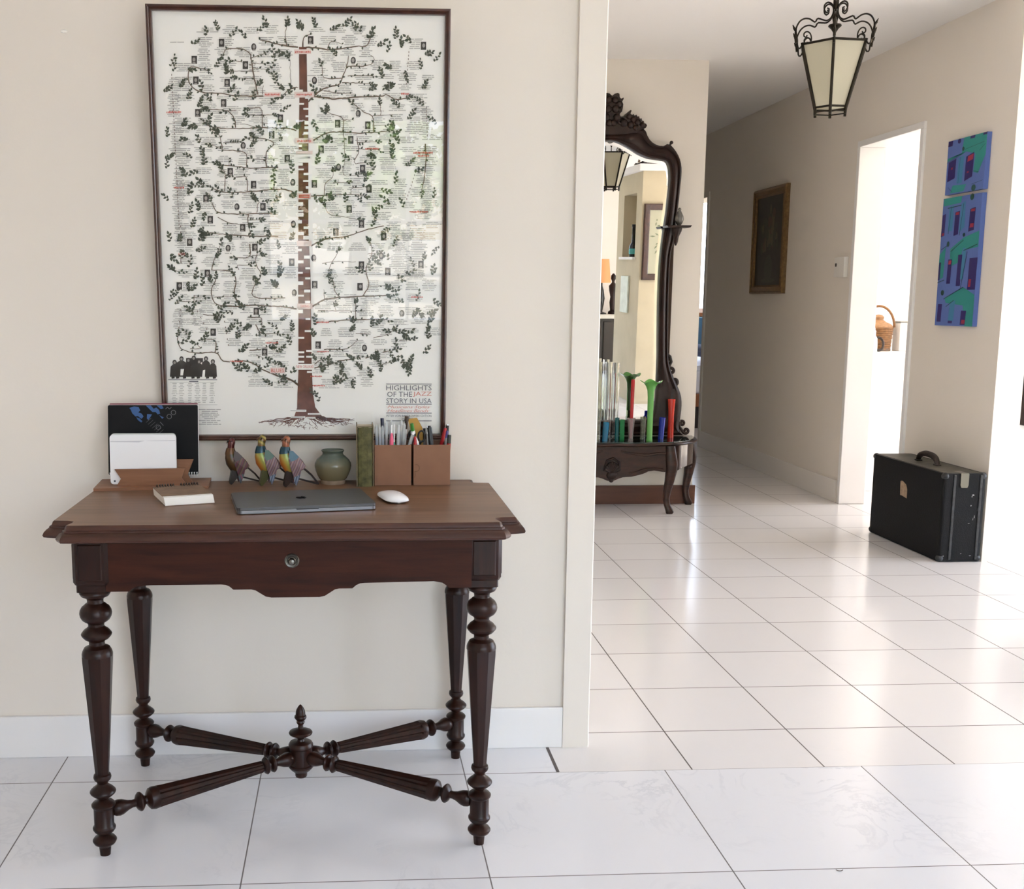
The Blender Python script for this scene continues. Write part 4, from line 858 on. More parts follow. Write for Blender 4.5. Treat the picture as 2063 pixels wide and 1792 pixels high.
pen('teal pen with a thin white end in the left pen box', (-.5325, -.092, ZB), (-.5325, -.075, .892), .0044, [('barrel', teal_, 0, .62, 1, 1), ('shoulder', teal_, .62, .70, 1, .35), ('stick', white_p, .70, 1, .33, .3)])
pen('clear pen with a pink tip beside the teal pen', (-.526, -.090, ZB), (-.5205, -.070, .891), .0044, [('barrel', pink, 0, .63, 1, 1), ('sleeve', clear_p, .63, 1, 1, .9)])
clearpen('clear pen leaning behind the pink-tipped pen', -.520, -.060, -.512, -.040, .899, P_('grey_ink', (.12, .12, .14)), .7)
clearpen('clear pen with black ink leaning to the right', -.517, -.072, -.505, -.055, .893, darkp, .7)
clearpen('tall clear pen at the back of the left pen box', -.545, -.030, -.537, -.022, .897, P_('pale_grey_ink', (.35, .36, .38)), .8)
pen('brown-capped pen standing tallest in the left pen box', (-.510, -.030, ZB), (-.4985, -.038, .909), .0046, [('barrel', white_p, 0, .80, .75, .75), ('cap', brownp, .80, .93, .8, .9), ('cap_end', brownp, .93, 1, 1.25, 1.1)])
pen('translucent pen leaning far right out of the left pen box', (-.515, -.086, ZB+.03), (-.4835, -.078, .8725), .0046, [('barrel', clear_p, 0, .94, 1, 1), ('end_plug', white_p, .94, 1, .8, .6)])
# right-hand box
pen('black marker with a green cap and white band in the right pen box', (-.468, -.040, ZB+.02), (-.488, -.076, .894), .0055, [('barrel', darkp, 0, .80, .9, .9), ('band', white_p, .80, .86, 1, 1), ('cap', grn, .86, 1, .92, .8)])
pen('orange-red stick at the left front of the right pen box', (-.477, -.092, ZB), (-.480, -.088, .8625), .0058, [('barrel', orange, 0, .78, 1, 1), ('cap', redp, .78, 1, .9, .6)])
pen('short white stick in front of the scissors', (-.455, -.088, ZB+.02), (-.477, -.090, .8605), .0030, [('barrel', white_p, 0, .9, 1, 1), ('tip', silver, .9, 1, .8, .3)])
pen('silver pen standing right of the scissors', (-.441, -.070, ZB), (-.4485, -.060, .889), .0040, [('barrel', greyp, 0, .84, 1, .9), ('cap', silver, .84, .97, .8, .7), ('button', white_p, .97, 1, .4, .4)])
pen('thick black marker in the right pen box', (-.428, -.075, ZB), (-.4435, -.060, .8865), .0068, [('barrel', darkp, 0, .7, .95, .95), ('cap', darkp, .7, .97, 1, .95), ('cap_end', darkp, .97, 1, .8, .6)])
pen('slim dark pen between scissors and silver pen', (-.452, -.030, ZB), (-.4535, -.034, .877), .0036, [('barrel', greyp, 0, .8, 1, 1), ('cap', darkp, .8, 1, 1.1, .9)])
pen('red pen leaning right at the back of the right pen box', (-.425, -.040, ZB+.03), (-.4010, -.050, .879), .0046, [('barrel', redp, 0, .85, 1, 1), ('cap', redp, .85, 1, 1.1, .8)])
pen('grey pen with a purple end at the right of the right pen box', (-.408, -.085, ZB), (-.3985, -.074, .8755), .0050, [('barrel', greyp, 0, .86, 1, 1), ('cap', purple, .86, 1, .8, .6)])
pen('black-capped pen at the back right corner of the right pen box', (-.402, -.035, ZB), (-.3945, -.038, .888), .0046, [('barrel', P_('dark_violet', (.03, .012, .03)), 0, .8, .9, .9), ('cap', darkp, .8, .98, 1, 1), ('cap_end', silver, .98, 1, .7, .6)])
pen('red marker with a black end at the right edge', (-.4025, -.090, ZB), (-.3930, -.082, .866), .0052, [('barrel', redp, 0, .82, 1, 1), ('cap', mat('pen_olive_black', (.03, .028, .02), rough=.4), .82, 1, 1, .9)])
# scissors with black ring handles, points down
sc_ = thing('scissors', 'black-handled scissors standing in the right pen box', 'scissors', (-.465, -.062, ZB))
def oval(cx, cz, a_, b_, y_, n_=22): return [(cx+a_*math.cos(2*PI*k/n_), y_, cz+b_*math.sin(2*PI*k/n_)) for k in range(n_)]
b = MB(); b.tube(oval(-.4625, .8605, .0082, .0135, -.064), .0024, 8, close=True); b.tube([(-.464, -.064, .847), (-.470, -.063, .835)], [.003, .003], 8); b.build('handle', darkp, sc_, smooth=60)
b = MB(); b.tube(oval(-.4865, .8645, .0078, .0105, -.058), .0024, 8, close=True); b.tube([(-.482, -.058, .856), (-.470, -.060, .835)], [.003, .003], 8); b.build('handle', darkp, sc_, smooth=60)
for s_ in (-1, 1):
    b = MB(); b.loft([[(-.470-.004, -.0615+s_*.0012, .838), (-.470+.004, -.0615+s_*.0012, .838), (-.470+.004, -.0615+s_*.0002, .838), (-.470-.004, -.0615+s_*.0002, .838)], [(-.466+s_*.001-.0006, -.0615+s_*.0012, ZB+.001), (-.466+s_*.001+.0006, -.0615+s_*.0012, ZB+.001), (-.466+s_*.001+.0006, -.0615+s_*.0002, ZB+.001), (-.466+s_*.001-.0006, -.0615+s_*.0002, ZB+.001)]])
    b.build('blade', silver, sc_)
yc = thing('ruler_card', 'ochre yellow card strip sticking up behind the scissors', 'card', (-.47, -.035, ZB))
b = MB(); b.prism([(-.480, ZB), (-.448, ZB), (-.4585, .879), (-.4725, .9045), (-.4955, .9005), (-.486, .860)], -.034, -.032); b.build('card', mat('ochre_card', (.50, .28, .055), rough=.6), yc)
# chip of plaster on the wall
pc = MB(); pc.lathe([(.0065, 0), (.0055, .0035), (.002, .005)], (0, 0, 0), 7, (0, -1, 0)); o = pc.build('plaster_chip', mat('plaster_white', (.85, .82, .76), rough=.9), None)
o.location = (-1.328, .012, 1.8415); o.scale = (1.35, 1, .8); tag(o, 'small chip of loose white plaster high on the wall left of the poster', 'plaster chip')

cl = MB(); cl.tube([(.0075*math.cos(a), .006*math.sin(a), .0008) for a in [math.radians(190+150*k/9) for k in range(10)]], .0007, 6); o = cl.build('thread_curl', mat('brown_thread', (.10, .07, .05), rough=.8), None, smooth=60)
o.location = (0.393, -0.685, 0); tag(o, 'tiny brown curl of thread lying on the front tiles', 'thread')

# ================================================================== HALL: MIRROR OVER A CARVED CONSOLE
dkwood = wood('carved_dark_walnut', (.010, .0045, .003), (.030, .0115, .0072), rough=.38, stretch=(5, 5, 1.5), scale=5, spec=.3)
cons_wood = wood('console_walnut', (.014, .006, .0035), (.050, .018, .010), rough=.36, stretch=(2, 6, 8), scale=5, spec=.28, coat=.08, coat_rough=.12)
MT = math.radians(1.1)
mirror = thing('carved_mirror', 'tall carved dark wood mirror standing on the low console', 'mirror', (.84, 3.650, .4185), rot=(MT, 0, 0))
ZM = .4185
ho = [(0, 2.150), (.05, 2.156), (.10, 2.166), (.152, 2.178), (.195, 2.170), (.212, 2.135), (.232, 2.107), (.258, 2.089), (.290, 2.079), (.320, 2.081), (.334, 2.093), (.356, 2.078), (.384, 2.045), (.408, 2.000), (.418, 1.940), (.413, 1.830), (.405, 1.720), (.398, 1.630), (.396, 1.569), (.380, 1.500), (.373, 1.426), (.374, 1.228), (.380, 1.000), (.390, .860), (.420, .770), (.447, .715), (.470, .660), (.478, .600), (.474, .530), (.468, .470), (.480, .435), (.500, .4195)]
hi = [(0, 2.105), (.045, 2.098), (.108, 2.066), (.164, 2.034), (.227, 2.011), (.300, 2.002), (.328, 1.994), (.346, 1.962), (.355, 1.896), (.351, 1.83), (.342, 1.696), (.334, 1.635), (.326, 1.561), (.317, 1.426), (.316, 1.228), (.322, 1.0), (.326, .878), (.325, .725), (.318, .590), (.306, .530), (.280, .516), (.235, .513), (.12, .509), (0, .508)]
NO = 90
co_ = smooth_curve([(x, z, 0) for x, z in ho], NO)
co_ += [Vector((.5*(1-k/12), .4195, 0)) for k in range(1, 13)]
ci_ = smooth_curve([(x, z, 0) for x, z in hi], 400)
# pair every outer point with an inner one travelling at matching shares of the way
la = [0.0]
for i in range(1, len(co_)): la.append(la[-1] + (co_[i]-co_[i-1]).length)
# key correspondences keep the corners together (outer share, inner index share)
def at_z(curve, zt, lo_=0):
    return min(range(lo_, len(curve)), key=lambda i: abs(curve[i].y-zt))
keys = [(0, 0)]
for zo, zi in ((2.093, 1.998), (1.94, 1.90), (1.63, 1.63), (1.228, 1.228), (.86, .86), (.60, .62)):
    io = at_z(co_, zo, 30 if zo < 2.09 else 20); keys.append((la[io], at_z(ci_, zi, 60)))
keys.append((la[NO-1], at_z(ci_, .53, 300))); keys.append((la[-1], 399))
ci2 = []
for i in range(len(co_)):
    for k in range(len(keys)-1):
        if keys[k][0] <= la[i] <= keys[k+1][0] + 1e-9:
            t = (la[i]-keys[k][0])/max(1e-9, keys[k+1][0]-keys[k][0]); ci2.append(ci_[int(round(keys[k][1] + t*(keys[k+1][1]-keys[k][1])))]); break
half = list(zip(co_, ci2))
full = half + [(Vector((-o.x, o.y, 0)), Vector((-i.x, i.y, 0))) for o, i in half[-2:0:-1]]
b = MB(); secs = []
for o, i in full:
    sec = [(o, 0.0)] + [(o.lerp(i, t), d) for t, d in ((0, .030), (.06, .040), (.16, .044), (.26, .036), (.45, .046), (.62, .050), (.76, .042), (.86, .046), (.96, .040), (1, .026))] + [(i, 0.0)]
    secs.append([(p.x, -d, p.y-ZM) for p, d in sec])
b.loft(secs, cap=False, close=True)
b.build('mirror_frame', dkwood, mirror, space='local', smooth=40)
silver_m = mat('mirror_silver', (.90, .89, .86), rough=.0, metal=1.0)
inner_poly = [(p.x, p.y-ZM) for p in smooth_curve([(x, z, 0) for x, z in hi], 60)]
inner_poly = inner_poly[:-1] + [(-x, z) for x, z in inner_poly[::-1]][:-1]
ins = []
cxm, czm = 0, .86
for x, z in inner_poly:
    d = Vector((cxm-x, 0 if .2 < z < 1.45 else (czm-z)*.55)); d = d.normalized()*.024 if d.length > .03 else Vector((0, -.024 if z > 1 else .024)); ins.append((x+d.x, z+d.y))
b = MB(); n_ = len(inner_poly)
b.add([(x, -.0150, z) for x, z in ins], [list(range(n_))]); b.build('mirror_glass', silver_m, mirror, space='local')
b = MB(); b.add([(x, -.0150, z) for x, z in ins] + [(x, -.0135, z) for x, z in inner_poly], [[i, (i+1) % n_, n_+(i+1) % n_, n_+i] for i in range(n_)]); b.build('bevelled_edge', silver_m, mirror, space='local')
b = MB(); b.box((-.40, -.001, .02), (.40, 0, 1.55)); b.build('backing_board', mat('backing_brown', (.05, .03, .02), rough=.9), mirror, space='local')
# crest: leafy carved silhouette with rounded relief
cr = [(0, 2.345), (.014, 2.358), (.030, 2.362), (.040, 2.358), (.043, 2.338), (.052, 2.331), (.063, 2.338), (.066, 2.331), (.057, 2.316), (.064, 2.302), (.062, 2.282), (.058, 2.262), (.046, 2.250), (.049, 2.236), (.060, 2.229), (.072, 2.234), (.080, 2.250), (.092, 2.258), (.106, 2.271), (.113, 2.268), (.106, 2.250), (.118, 2.244), (.124, 2.250), (.131, 2.240), (.141, 2.247), (.147, 2.235), (.157, 2.238), (.160, 2.225), (.172, 2.226), (.174, 2.214), (.185, 2.212), (.186, 2.200), (.198, 2.198), (.204, 2.187), (.197, 2.174), (.180, 2.168), (.15, 2.15), (.08, 2.14), (0, 2.135)]
b = MB(); cp = [(x, z-ZM) for x, z in cr]; cpoly = cp + [(-x, z) for x, z in cp[-2:0:-1]]
b.prism(cpoly[::-1], -.046, -.006)
crest = b.build('carved_crest', dkwood, mirror, space='local', bevel=.004)
b = MB(); rc = random.Random(5)
for sg in (-1, 1):
    for x, z, r_ in ((.018, 2.325, .020), (.040, 2.30, .018), (.022, 2.275, .022), (.045, 2.272, .014), (.03, 2.23, .022), (.07, 2.20, .024), (.10, 2.235, .016), (.125, 2.22, .017), (.15, 2.205, .018), (.178, 2.192, .015), (.11, 2.19, .020), (.14, 2.175, .016), (.012, 2.20, .02)):
        b.sphere((sg*x, -.046, z-ZM), r_, 10, sc=(1, .75, 1))
    b.tube([(sg*(.055+.028*(1-t*.8)*math.cos(5*t+.5)), -.052, 2.205-ZM+.028*(1-t*.8)*math.sin(5*t+.5)) for t in [k/18 for k in range(19)]], .006, 6)
b.build('leaf_relief', dkwood, crest, space='local', smooth=60)
for sg in (-1, 1):
    b = MB(); b.sphere((sg*.352, -.03, 2.098-ZM), .011, 8); b.tube([(sg*.345, -.03, 2.085-ZM), (sg*.352, -.03, 2.10-ZM)], .006, 6); b.build('bud', dkwood, mirror, space='local', smooth=60)
    # candle bracket with a flame-shaped finial
    b = MB(); b.prism([(sg*.325, 1.622-ZM), (sg*.452, 1.622-ZM), (sg*.460, 1.634-ZM), (sg*.318, 1.634-ZM)][::sg], -.135, -.030); b.lathe([(.004, -.10), (.012, -.08), (.016, -.05), (.03, -.02), (.034, 0)], (sg*.385, -.085, 1.622-ZM), 14); br = b.build('bracket_shelf', dkwood, mirror, space='local', bevel=.003)
    b = MB(); b.lathe([(.010, 0), (.014, .006), (.020, .018), (.026, .034), (.023, .052), (.015, .070), (.008, .084), (.010, .092), (.003, .100)], (sg*.400, -.085, 1.634-ZM), 12); b.build('finial', mat('grey_finial', (.16, .15, .135), rough=.25, metal=.5), br, space='local', smooth=50)
    # side scrolls
    def spiral(cx, cz, r0, turns, a0, dirn, n_=26, y_=-.026): return [(sg*(cx+r0*(1-.82*k/n_)*math.cos(a0+dirn*turns*2*PI*k/n_)), y_, cz-ZM+r0*(1-.82*k/n_)*math.sin(a0+dirn*turns*2*PI*k/n_)) for k in range(n_+1)]
    for nm, path, r_ in (('upper_scroll', [(sg*.384, -.024, .70-ZM), (sg*.402, -.024, .715-ZM)] + spiral(.428, .738, .026, 1.1, -2.2, 1), .010),
                         ('upper_scroll', [(sg*.375, -.024, .90-ZM), (sg*.398, -.024, .885-ZM), (sg*.406, -.024, .855-ZM), (sg*.395, -.024, .83-ZM)] + spiral(.408, .800, .020, 1.0, 2.4, -1), .010),
                         ('lower_scroll', [(sg*.478, -.026, .505-ZM)] + spiral(.486, .490, .016, .9, 1.6, -1) , .008),
                         ('lower_scroll', [(sg*.468, -.026, .500-ZM), (sg*.472, -.026, .470-ZM), (sg*.490, -.026, .445-ZM)] + spiral(.512, .447, .019, 1.0, -2.4, 1), .009)):
        b = MB(); b.tube(path, r_, 7); b.build(nm, dkwood, mirror, space='local', smooth=60)
    b = MB(); b.lathe([(.0, .012), (.030, .010), (.058, .004), (.066, 0)], (0, 0, 0), 24); v = [(sg*.425+p[0]*.62, -.040-p[2], .595-ZM+p[1]*1.55) for p in b.v]; b.v = v
    b.build('oval_boss', dkwood, mirror, space='local', smooth=60)

# ---- console
cons = thing('console_table', 'low carved walnut console with curved legs under the mirror', 'console table', (.84, 3.47, 0))
def serp(n_=24):
    r_ = []
    for k in range(n_+1):
        t = -1+2*k/n_; r_.append((.84+.362*t, 3.312 + .012*math.cos(t*PI*2)*.5 + .020*t*t))
    return r_
ft = serp(); tp = ft + [(1.262, 3.372), (1.330, 3.430), (1.380, 3.52), (1.405, 3.640), (.275, 3.640), (.30, 3.52), (.35, 3.430), (.418, 3.372)]
b = MB(); rg = [[(x+(x-.84)*d*.6, y_ + (-.010*d if y_ < 3.5 else 0), z) for x, y_ in tp] for d, z in ((.9, .392), (1.5, .396), (1.8, .402), (1.6, .408), (1.2, .4095))]
rg = [[(.84+(x-.84)*(1+s_), y_ - (s_*.35 if y_ < 3.6 else 0), z) for x, y_ in tp] for s_, z in ((-.01, .390), (.010, .394), (.020, .400), (.016, .406), (.006, .4085))]
b.loft(rg); ctop = b.build('console_top', cons_wood, cons, smooth=40)
b = MB(); b.prism([(.84+(x-.84)*.985, y_+.004) for x, y_ in tp], .4086, .4150, lambda u, v, d: (u, v, d)); b.build('glass_sheet', mat('dark_green_glass', (.012, .022, .018), rough=.04, spec=.6), ctop)
def apr(pts_low, f, name, d0=0.0, d1=.02, ztop=.392, parent=cons, mt=cons_wood):
    b = MB(); b.prism([(pts_low[0][0], ztop)] + pts_low + [(pts_low[-1][0], ztop)], d0, d1, f); return b.build(name, mt, parent, bevel=.002)
low = [(-.330, .240), (-.297, .243), (-.25, .250), (-.215, .246), (-.20, .238), (-.185, .232), (-.16, .225), (-.12, .216), (-.07, .213), (-.045, .205), (-.02, .194), (0, .190), (.02, .194), (.045, .205), (.07, .213), (.12, .216), (.16, .225), (.185, .232), (.20, .238), (.215, .246), (.25, .250), (.297, .243), (.330, .240)]
apf = apr(low, lambda u, v, d: (.84+u, 3.338+d, v), 'front_apron')
slow = [(.02, .235), (.06, .255), (.12, .268), (.20, .270), (.27, .258), (.31, .236), (.335, .20)]
for sg in (-1, 1):
    cu = smooth_curve([(.84+sg*x, y_, 0) for x, y_ in ((.350, 3.338), (.41, 3.362), (.475, 3.415), (.522, 3.50), (.550, 3.632))], 20)
    lo_ = smooth_curve([(0, .225, 0), (.12, .252, 0), (.3, .268, 0), (.55, .272, 0), (.78, .252, 0), (1, .20, 0)], 60)
    b = MB(); rg = []
    for k, p in enumerate(cu):
        zt = min(lo_, key=lambda q: abs(q.x-k/19)).y; ins_ = Vector((.84+sg*.25, 3.56, 0))-p; ins_ = ins_.normalized()*.02
        rg.append([(p.x, p.y, .392), (p.x, p.y, .33), (p.x, p.y, zt), (p.x+ins_.x, p.y+ins_.y, zt), (p.x+ins_.x, p.y+ins_.y, .392)])
    b.loft(rg); b.build('side_apron', MATS.get('glossy_side_walnut') or wood('glossy_side_walnut', (.022, .012, .010), (.055, .028, .022), rough=.08, stretch=(5, 5, 8), scale=5, coat=1.0, coat_rough=.04), cons, smooth=50)
    for nm, bx, by, dx, dy in (('leg', .84+sg*.338, 3.345, sg, -.35), ('leg', .84+sg*.535, 3.628, sg, 0)):
        path = [(0, .392, .027), (.006, .34, .031), (.012, .29, .034), (.012, .25, .031), (.004, .19, .026), (-.006, .13, .021), (-.010, .085, .0175), (-.004, .05, .018), (.006, .026, .0215), (.011, .012, .0225), (.009, 0, .018)]
        rg = []
        for o_, z, r_ in path:
            cx, cy = bx+dx*o_, min(by+dy*o_, 3.632)
            rg.append([(cx+r_*math.copysign(abs(math.cos(a))**.6, math.cos(a)), min(cy+r_*.9*math.copysign(abs(math.sin(a))**.6, math.sin(a)), 3.6535), z) for a in [2*PI*k/16 for k in range(16)]])
        b = MB(); b.loft(rg); b.build(nm, cons_wood, cons, smooth=45)
b = MB()
for k in range(9):
    a = math.radians(-70+140*k/8); b.tube([(.845, 3.334, .235), (.845+.045*math.sin(a), 3.330, .240+.062*math.cos(a))], [.006, .011], 7)
b.sphere((.845, 3.334, .225), .026, 12, sc=(1.2, .6, 1)); b.tube([(.80, 3.333, .25), (.815, 3.331, .31), (.85, 3.331, .325), (.885, 3.331, .30), (.89, 3.333, .25)], .007, 7); b.sphere((.843, 3.335, .200), .016, 10, sc=(1, .6, 1.1))
b.build('carved_shell', dkwood, apf, smooth=50)
for sg in (-1, 1):
    b = MB(); b.tube([(.84+sg*x, 3.336, z) for x, z in ((.05, .365), (.10, .352), (.16, .344), (.21, .340), (.26, .348), (.30, .352), (.325, .345))], [.004, .006, .0075, .008, .0075, .006, .004], 7)
    b.tube([(.84+sg*x, 3.337, z) for x, z in ((.10, .232), (.15, .245), (.20, .262), (.25, .264), (.30, .258))], .005, 6); b.build('carved_moulding', cons_wood, apf, smooth=50)

# ---- glass on the console
def glass(name, col, rough=.03, ior=1.45, trans=.9, alpha=1.0):
    return mat(name, col, rough=rough, trans=trans, ior=ior, alpha=alpha)
ZG = .4152
def vase(name, label, x, y_, prof, m_, seg=20, rot=0.0, cat='vase', tilt=None):
    b = MB(); b.lathe(prof, (0, 0, 0), seg, tilt, rot=rot, cap=False)
    o = b.build(name, m_, None, smooth=50); o.location = (x, y_, ZG); tag(o, label, cat, 'coloured glass on the console'); return o
def cyl(r0, r1, h, t=.0022, foot=.004): return [(0, 0), (r0, 0), (r0, h*.02), ((r0+r1)/2*.985, h*.5), (r1, h), (r1-t, h), ((r0+r1)/2*.985-t, h*.5), (max(r0-t, .002), foot*1.5), (0, foot*1.5)]
gclear = glass('clear_grey_glass', (.97, .975, .95), trans=.97, rough=.0); gyel = glass('yellow_clear_glass', (.95, .93, .78), trans=.95, rough=.0)
vase('glass_tube', 'tall clear yellowish glass tube partly hidden by the wall end', .760, 3.345, cyl(.0150, .0160, .452), gyel)
vase('glass_tube', 'tall clear glass tube behind the turquoise glass', .845, 3.480, cyl(.022, .0235, .445), gclear)
vase('glass_tube', 'tall clear glass tube right beside the green glass', .893, 3.500, cyl(.018, .0195, .440), gclear)
vase('glass_vase', 'short turquoise blue glass vase', .812, 3.392, cyl(.0165, .0185, .108), glass('turquoise_glass', (.01, .30, .55), trans=.6), tilt=(.06, 0, 1))
vase('glass_vase', 'short dark teal glass vase', .884, 3.405, cyl(.0115, .0125, .132), glass('teal_glass', (.005, .16, .17), trans=.5))
vase('glass_vase', 'short green square-sided glass vase', .914, 3.402, cyl(.0180, .0190, .122), glass('green_glass', (.02, .36, .10), trans=.55), seg=4, rot=.5)
pk = vase('glass_vase', 'pale pink glass vase flaring to its rim', .965, 3.405, [(0, 0), (.014, 0), (.0135, .01), (.015, .05), (.019, .10), (.0245, .130), (.0220, .130), (.0165, .10), (.0125, .05), (.010, .012), (0, .012)], glass('pink_glass', (.85, .66, .66), trans=.75, rough=.08))
b = MB(); b.lathe([(0, .0128), (.0086, .0128), (.0108, .346), (.0092, .350), (0, .350)], (0, 0, 0), 16, (.008, -.006, 1), cap=False); o = b.build('candle', mat('red_wax', (.42, .010, .012), rough=.35), None, smooth=40); o.location = (.965, 3.405, ZG); tag(o, 'tall red taper candle standing in the pale pink vase', 'candle', 'coloured glass on the console')
vase('glass_vase', 'short greenish clear glass vase left of the lily vase', 1.052, 3.470, cyl(.0150, .0165, .130), glass('greenish_clear_glass', (.70, .76, .60), trans=.85))
# lily-shaped vase with a wavy lip
b = MB(); rg = []; N_ = 36
for r_, z, wv in ((.0, 0, 0), (.0175, 0, 0), (.0180, .004, 0), (.0165, .02, 0), (.0165, .16, 0), (.0175, .25, 0), (.0205, .290, 0), (.027, .312, .001), (.039, .327, .003), (.050, .335, .005), (.060, .339, .008), (.058, .3415, .008), (.048, .338, .004), (.036, .329, .002), (.023, .310, .002), (.016, .285, 0), (.0145, .25, 0), (.013, .10, 0), (.012, .02, 0), (0, .018, 0)):
    rg.append([(max(r_, 1e-4)*(1+.08*math.cos(4*a+.6)*(wv > 0))*math.cos(a), max(r_, 1e-4)*(1+.08*math.cos(4*a+.6)*(wv > 0))*math.sin(a), z+wv*math.cos(4*a+.6) ) for a in [2*PI*k/N_ for k in range(N_)]])
b.loft(rg, cap=False); o = b.build('lily_vase', glass('lily_green_glass', (.20, .58, .14), trans=.35, rough=.08), None, smooth=60); o.location = (1.070, 3.392, ZG); tag(o, 'tall green glass vase with a wavy flared lily lip', 'vase', 'coloured glass on the console')
vase('glass_vase', 'short cobalt blue glass vase between lily and red vases', 1.158, 3.470, cyl(.0160, .0185, .126), glass('cobalt_glass', (.02, .05, .62), trans=.55), tilt=(.05, 0, 1))
vase('glass_vase', 'tall flame-red glass vase at the right end', 1.235, 3.540, [(0, 0), (.018, 0), (.0175, .05), (.017, .12), (.018, .17), (.0225, .226), (.0205, .226), (.0155, .17), (.0145, .12), (.015, .02), (0, .015)], glass('flame_red_glass', (.72, .035, .015), trans=.35))

# ================================================================== LANTERN
LX, LYY = 1.293, 1.69
lan = thing('lantern', 'hexagonal wrought-iron lantern with frosted panes hanging from the hall ceiling', 'ceiling lamp', (LX, LYY, HC))
iron = mat('black_iron', (.022, .017, .011), rough=.42, metal=.7, bump=.1, bscale=200)
A0 = math.atan2(-4.55, -1.95)          # one corner faces the picture wall side
def hx(r, z, k, off=0.0): a = A0 + PI/3*k + off; return (LX+r*math.cos(a), LYY+r*math.sin(a), z)
RT, RB, ZT, ZL = .137, .0665, 2.212, 1.972
frost = bpy.data.materials.new('frosted_glass'); frost.use_nodes = True; t_ = frost.node_tree; t_.nodes.clear()
oo = t_.nodes.new('ShaderNodeOutputMaterial'); d1 = t_.nodes.new('ShaderNodeBsdfDiffuse'); d2 = t_.nodes.new('ShaderNodeBsdfTranslucent'); d3 = t_.nodes.new('ShaderNodeBsdfGlossy'); mA = t_.nodes.new('ShaderNodeMixShader'); mB = t_.nodes.new('ShaderNodeMixShader')
d1.inputs[0].default_value = (.58, .55, .43, 1); d2.inputs[0].default_value = (.68, .65, .52, 1); d3.inputs['Roughness'].default_value = .35; mA.inputs[0].default_value = .5; mB.inputs[0].default_value = .05
t_.links.new(d1.outputs[0], mA.inputs[1]); t_.links.new(d2.outputs[0], mA.inputs[2]); t_.links.new(mA.outputs[0], mB.inputs[1]); t_.links.new(d3.outputs[0], mB.inputs[2]); t_.links.new(mB.outputs[0], oo.inputs[0])
b = MB()
for k in range(6):
    b.tube([hx(RT, ZT+.006, k), hx(RB, ZL-.004, k)], .0062, 6); b.tube([hx(RB, ZL, k), hx(RB-.001, ZL-.030, k)], [.0065, .0058], 6)
    b.tube([hx(RT, ZT, k), hx(RT, ZT, k+1)], .0048, 6); b.tube([hx(RB, ZL, k), hx(RB, ZL, k+1)], .0042, 6)
    b.tube([hx(RB-.001, ZL-.018, k), hx(RB-.001, ZL-.018, k+1)], .0026, 6)
b.build('cage', iron, lan, smooth=40)
for k in range(6):
    b = MB(); b.add([hx(RT-.003, ZT-.003, k), hx(RT-.003, ZT-.003, k+1), hx(RB-.002, ZL+.002, k+1), hx(RB-.002, ZL+.002, k)], [(0, 1, 2, 3)]); b.build('pane', frost, lan)
for k in range(6):
    # S-scroll arm rising from each corner to the stem
    rz_ = [(.137, 2.208), (.145, 2.196), (.154, 2.198), (.157, 2.210), (.158, 2.228), (.164, 2.250), (.165, 2.272), (.152, 2.297), (.132, 2.309), (.110, 2.309), (.092, 2.300), (.084, 2.299), (.076, 2.312), (.056, 2.309), (.036, 2.306), (.019, 2.317), (.010, 2.338), (.011, 2.358), (.020, 2.371), (.036, 2.375), (.049, 2.364), (.049, 2.347), (.040, 2.336), (.030, 2.341), (.030, 2.352), (.037, 2.353)]
    P = smooth_curve([hx(r_, z, k) for r_, z in rz_], 60)
    b = MB(); b.tube(P, .0034, 6); ar = b.build('scroll_arm', iron, lan, smooth=60)
    b = MB(); P = smooth_curve([hx(r_, z, k) for r_, z in ((.118, 2.208), (.104, 2.214), (.098, 2.232), (.103, 2.252), (.117, 2.261), (.130, 2.254), (.130, 2.242), (.120, 2.240), (.118, 2.247))], 26); b.tube(P, .003, 6)
    P = smooth_curve([hx(r_, z, k) for r_, z in ((.100, 2.225), (.108, 2.236), (.122, 2.236), (.129, 2.226), (.124, 2.217), (.115, 2.219))], 18); b.tube(P, .003, 6); b.build('inner_curl', iron, ar, smooth=60)
    b = MB()
    for r0, z0, r1, z1 in ((.162, 2.215, .170, 2.262), (.166, 2.262, .181, 2.284), (.163, 2.235, .177, 2.252)):
        e1 = Vector(hx(r0, z0, k)); e2 = Vector(hx(r1, z1, k)); b.tube([e1, e1.lerp(e2, .5)+Vector((0, 0, -.003)), e2], [.006, .0055, .0012], 6)
    b.build('iron_leaf', iron, ar, smooth=60)
b = MB(); b.lathe([(.003, 2.215), (.003, 2.255), (.006, 2.262), (.014, 2.275), (.026, 2.286), (.024, 2.292), (.010, 2.290), (.009, 2.302), (.012, 2.318), (.006, 2.334), (.004, 2.350), (.009, 2.356), (.011, 2.37), (.011, 2.42), (.006, 2.43), (.004, 2.44), (.004, 2.535)], (LX, LYY, 0), 14); b.lathe([(.05, 2.535), (.048, 2.55), (.03, HC-.002), (.03, HC)], (LX, LYY, 0), 20)
for k in range(3): b.tube([hx(RT, ZT+.002, k), hx(RT, ZT+.002, k+3)], .003, 6)
b.build('stem', iron, lan, smooth=50)
b = MB(); b.lathe([(.013, 0), (.014, .04), (.016, .05), (.0, .05)], (LX, LYY, 2.155), 16); b.build('lamp_holder', mat('cream_holder', (.6, .56, .45), rough=.4), lan, smooth=40)
b = MB(); b.sphere((LX, LYY, 2.120), .033, 16, sc=(1, 1, 1.25)); b.build('bulb', mat('white_bulb', (.88, .86, .76), rough=.25), lan, smooth=60)

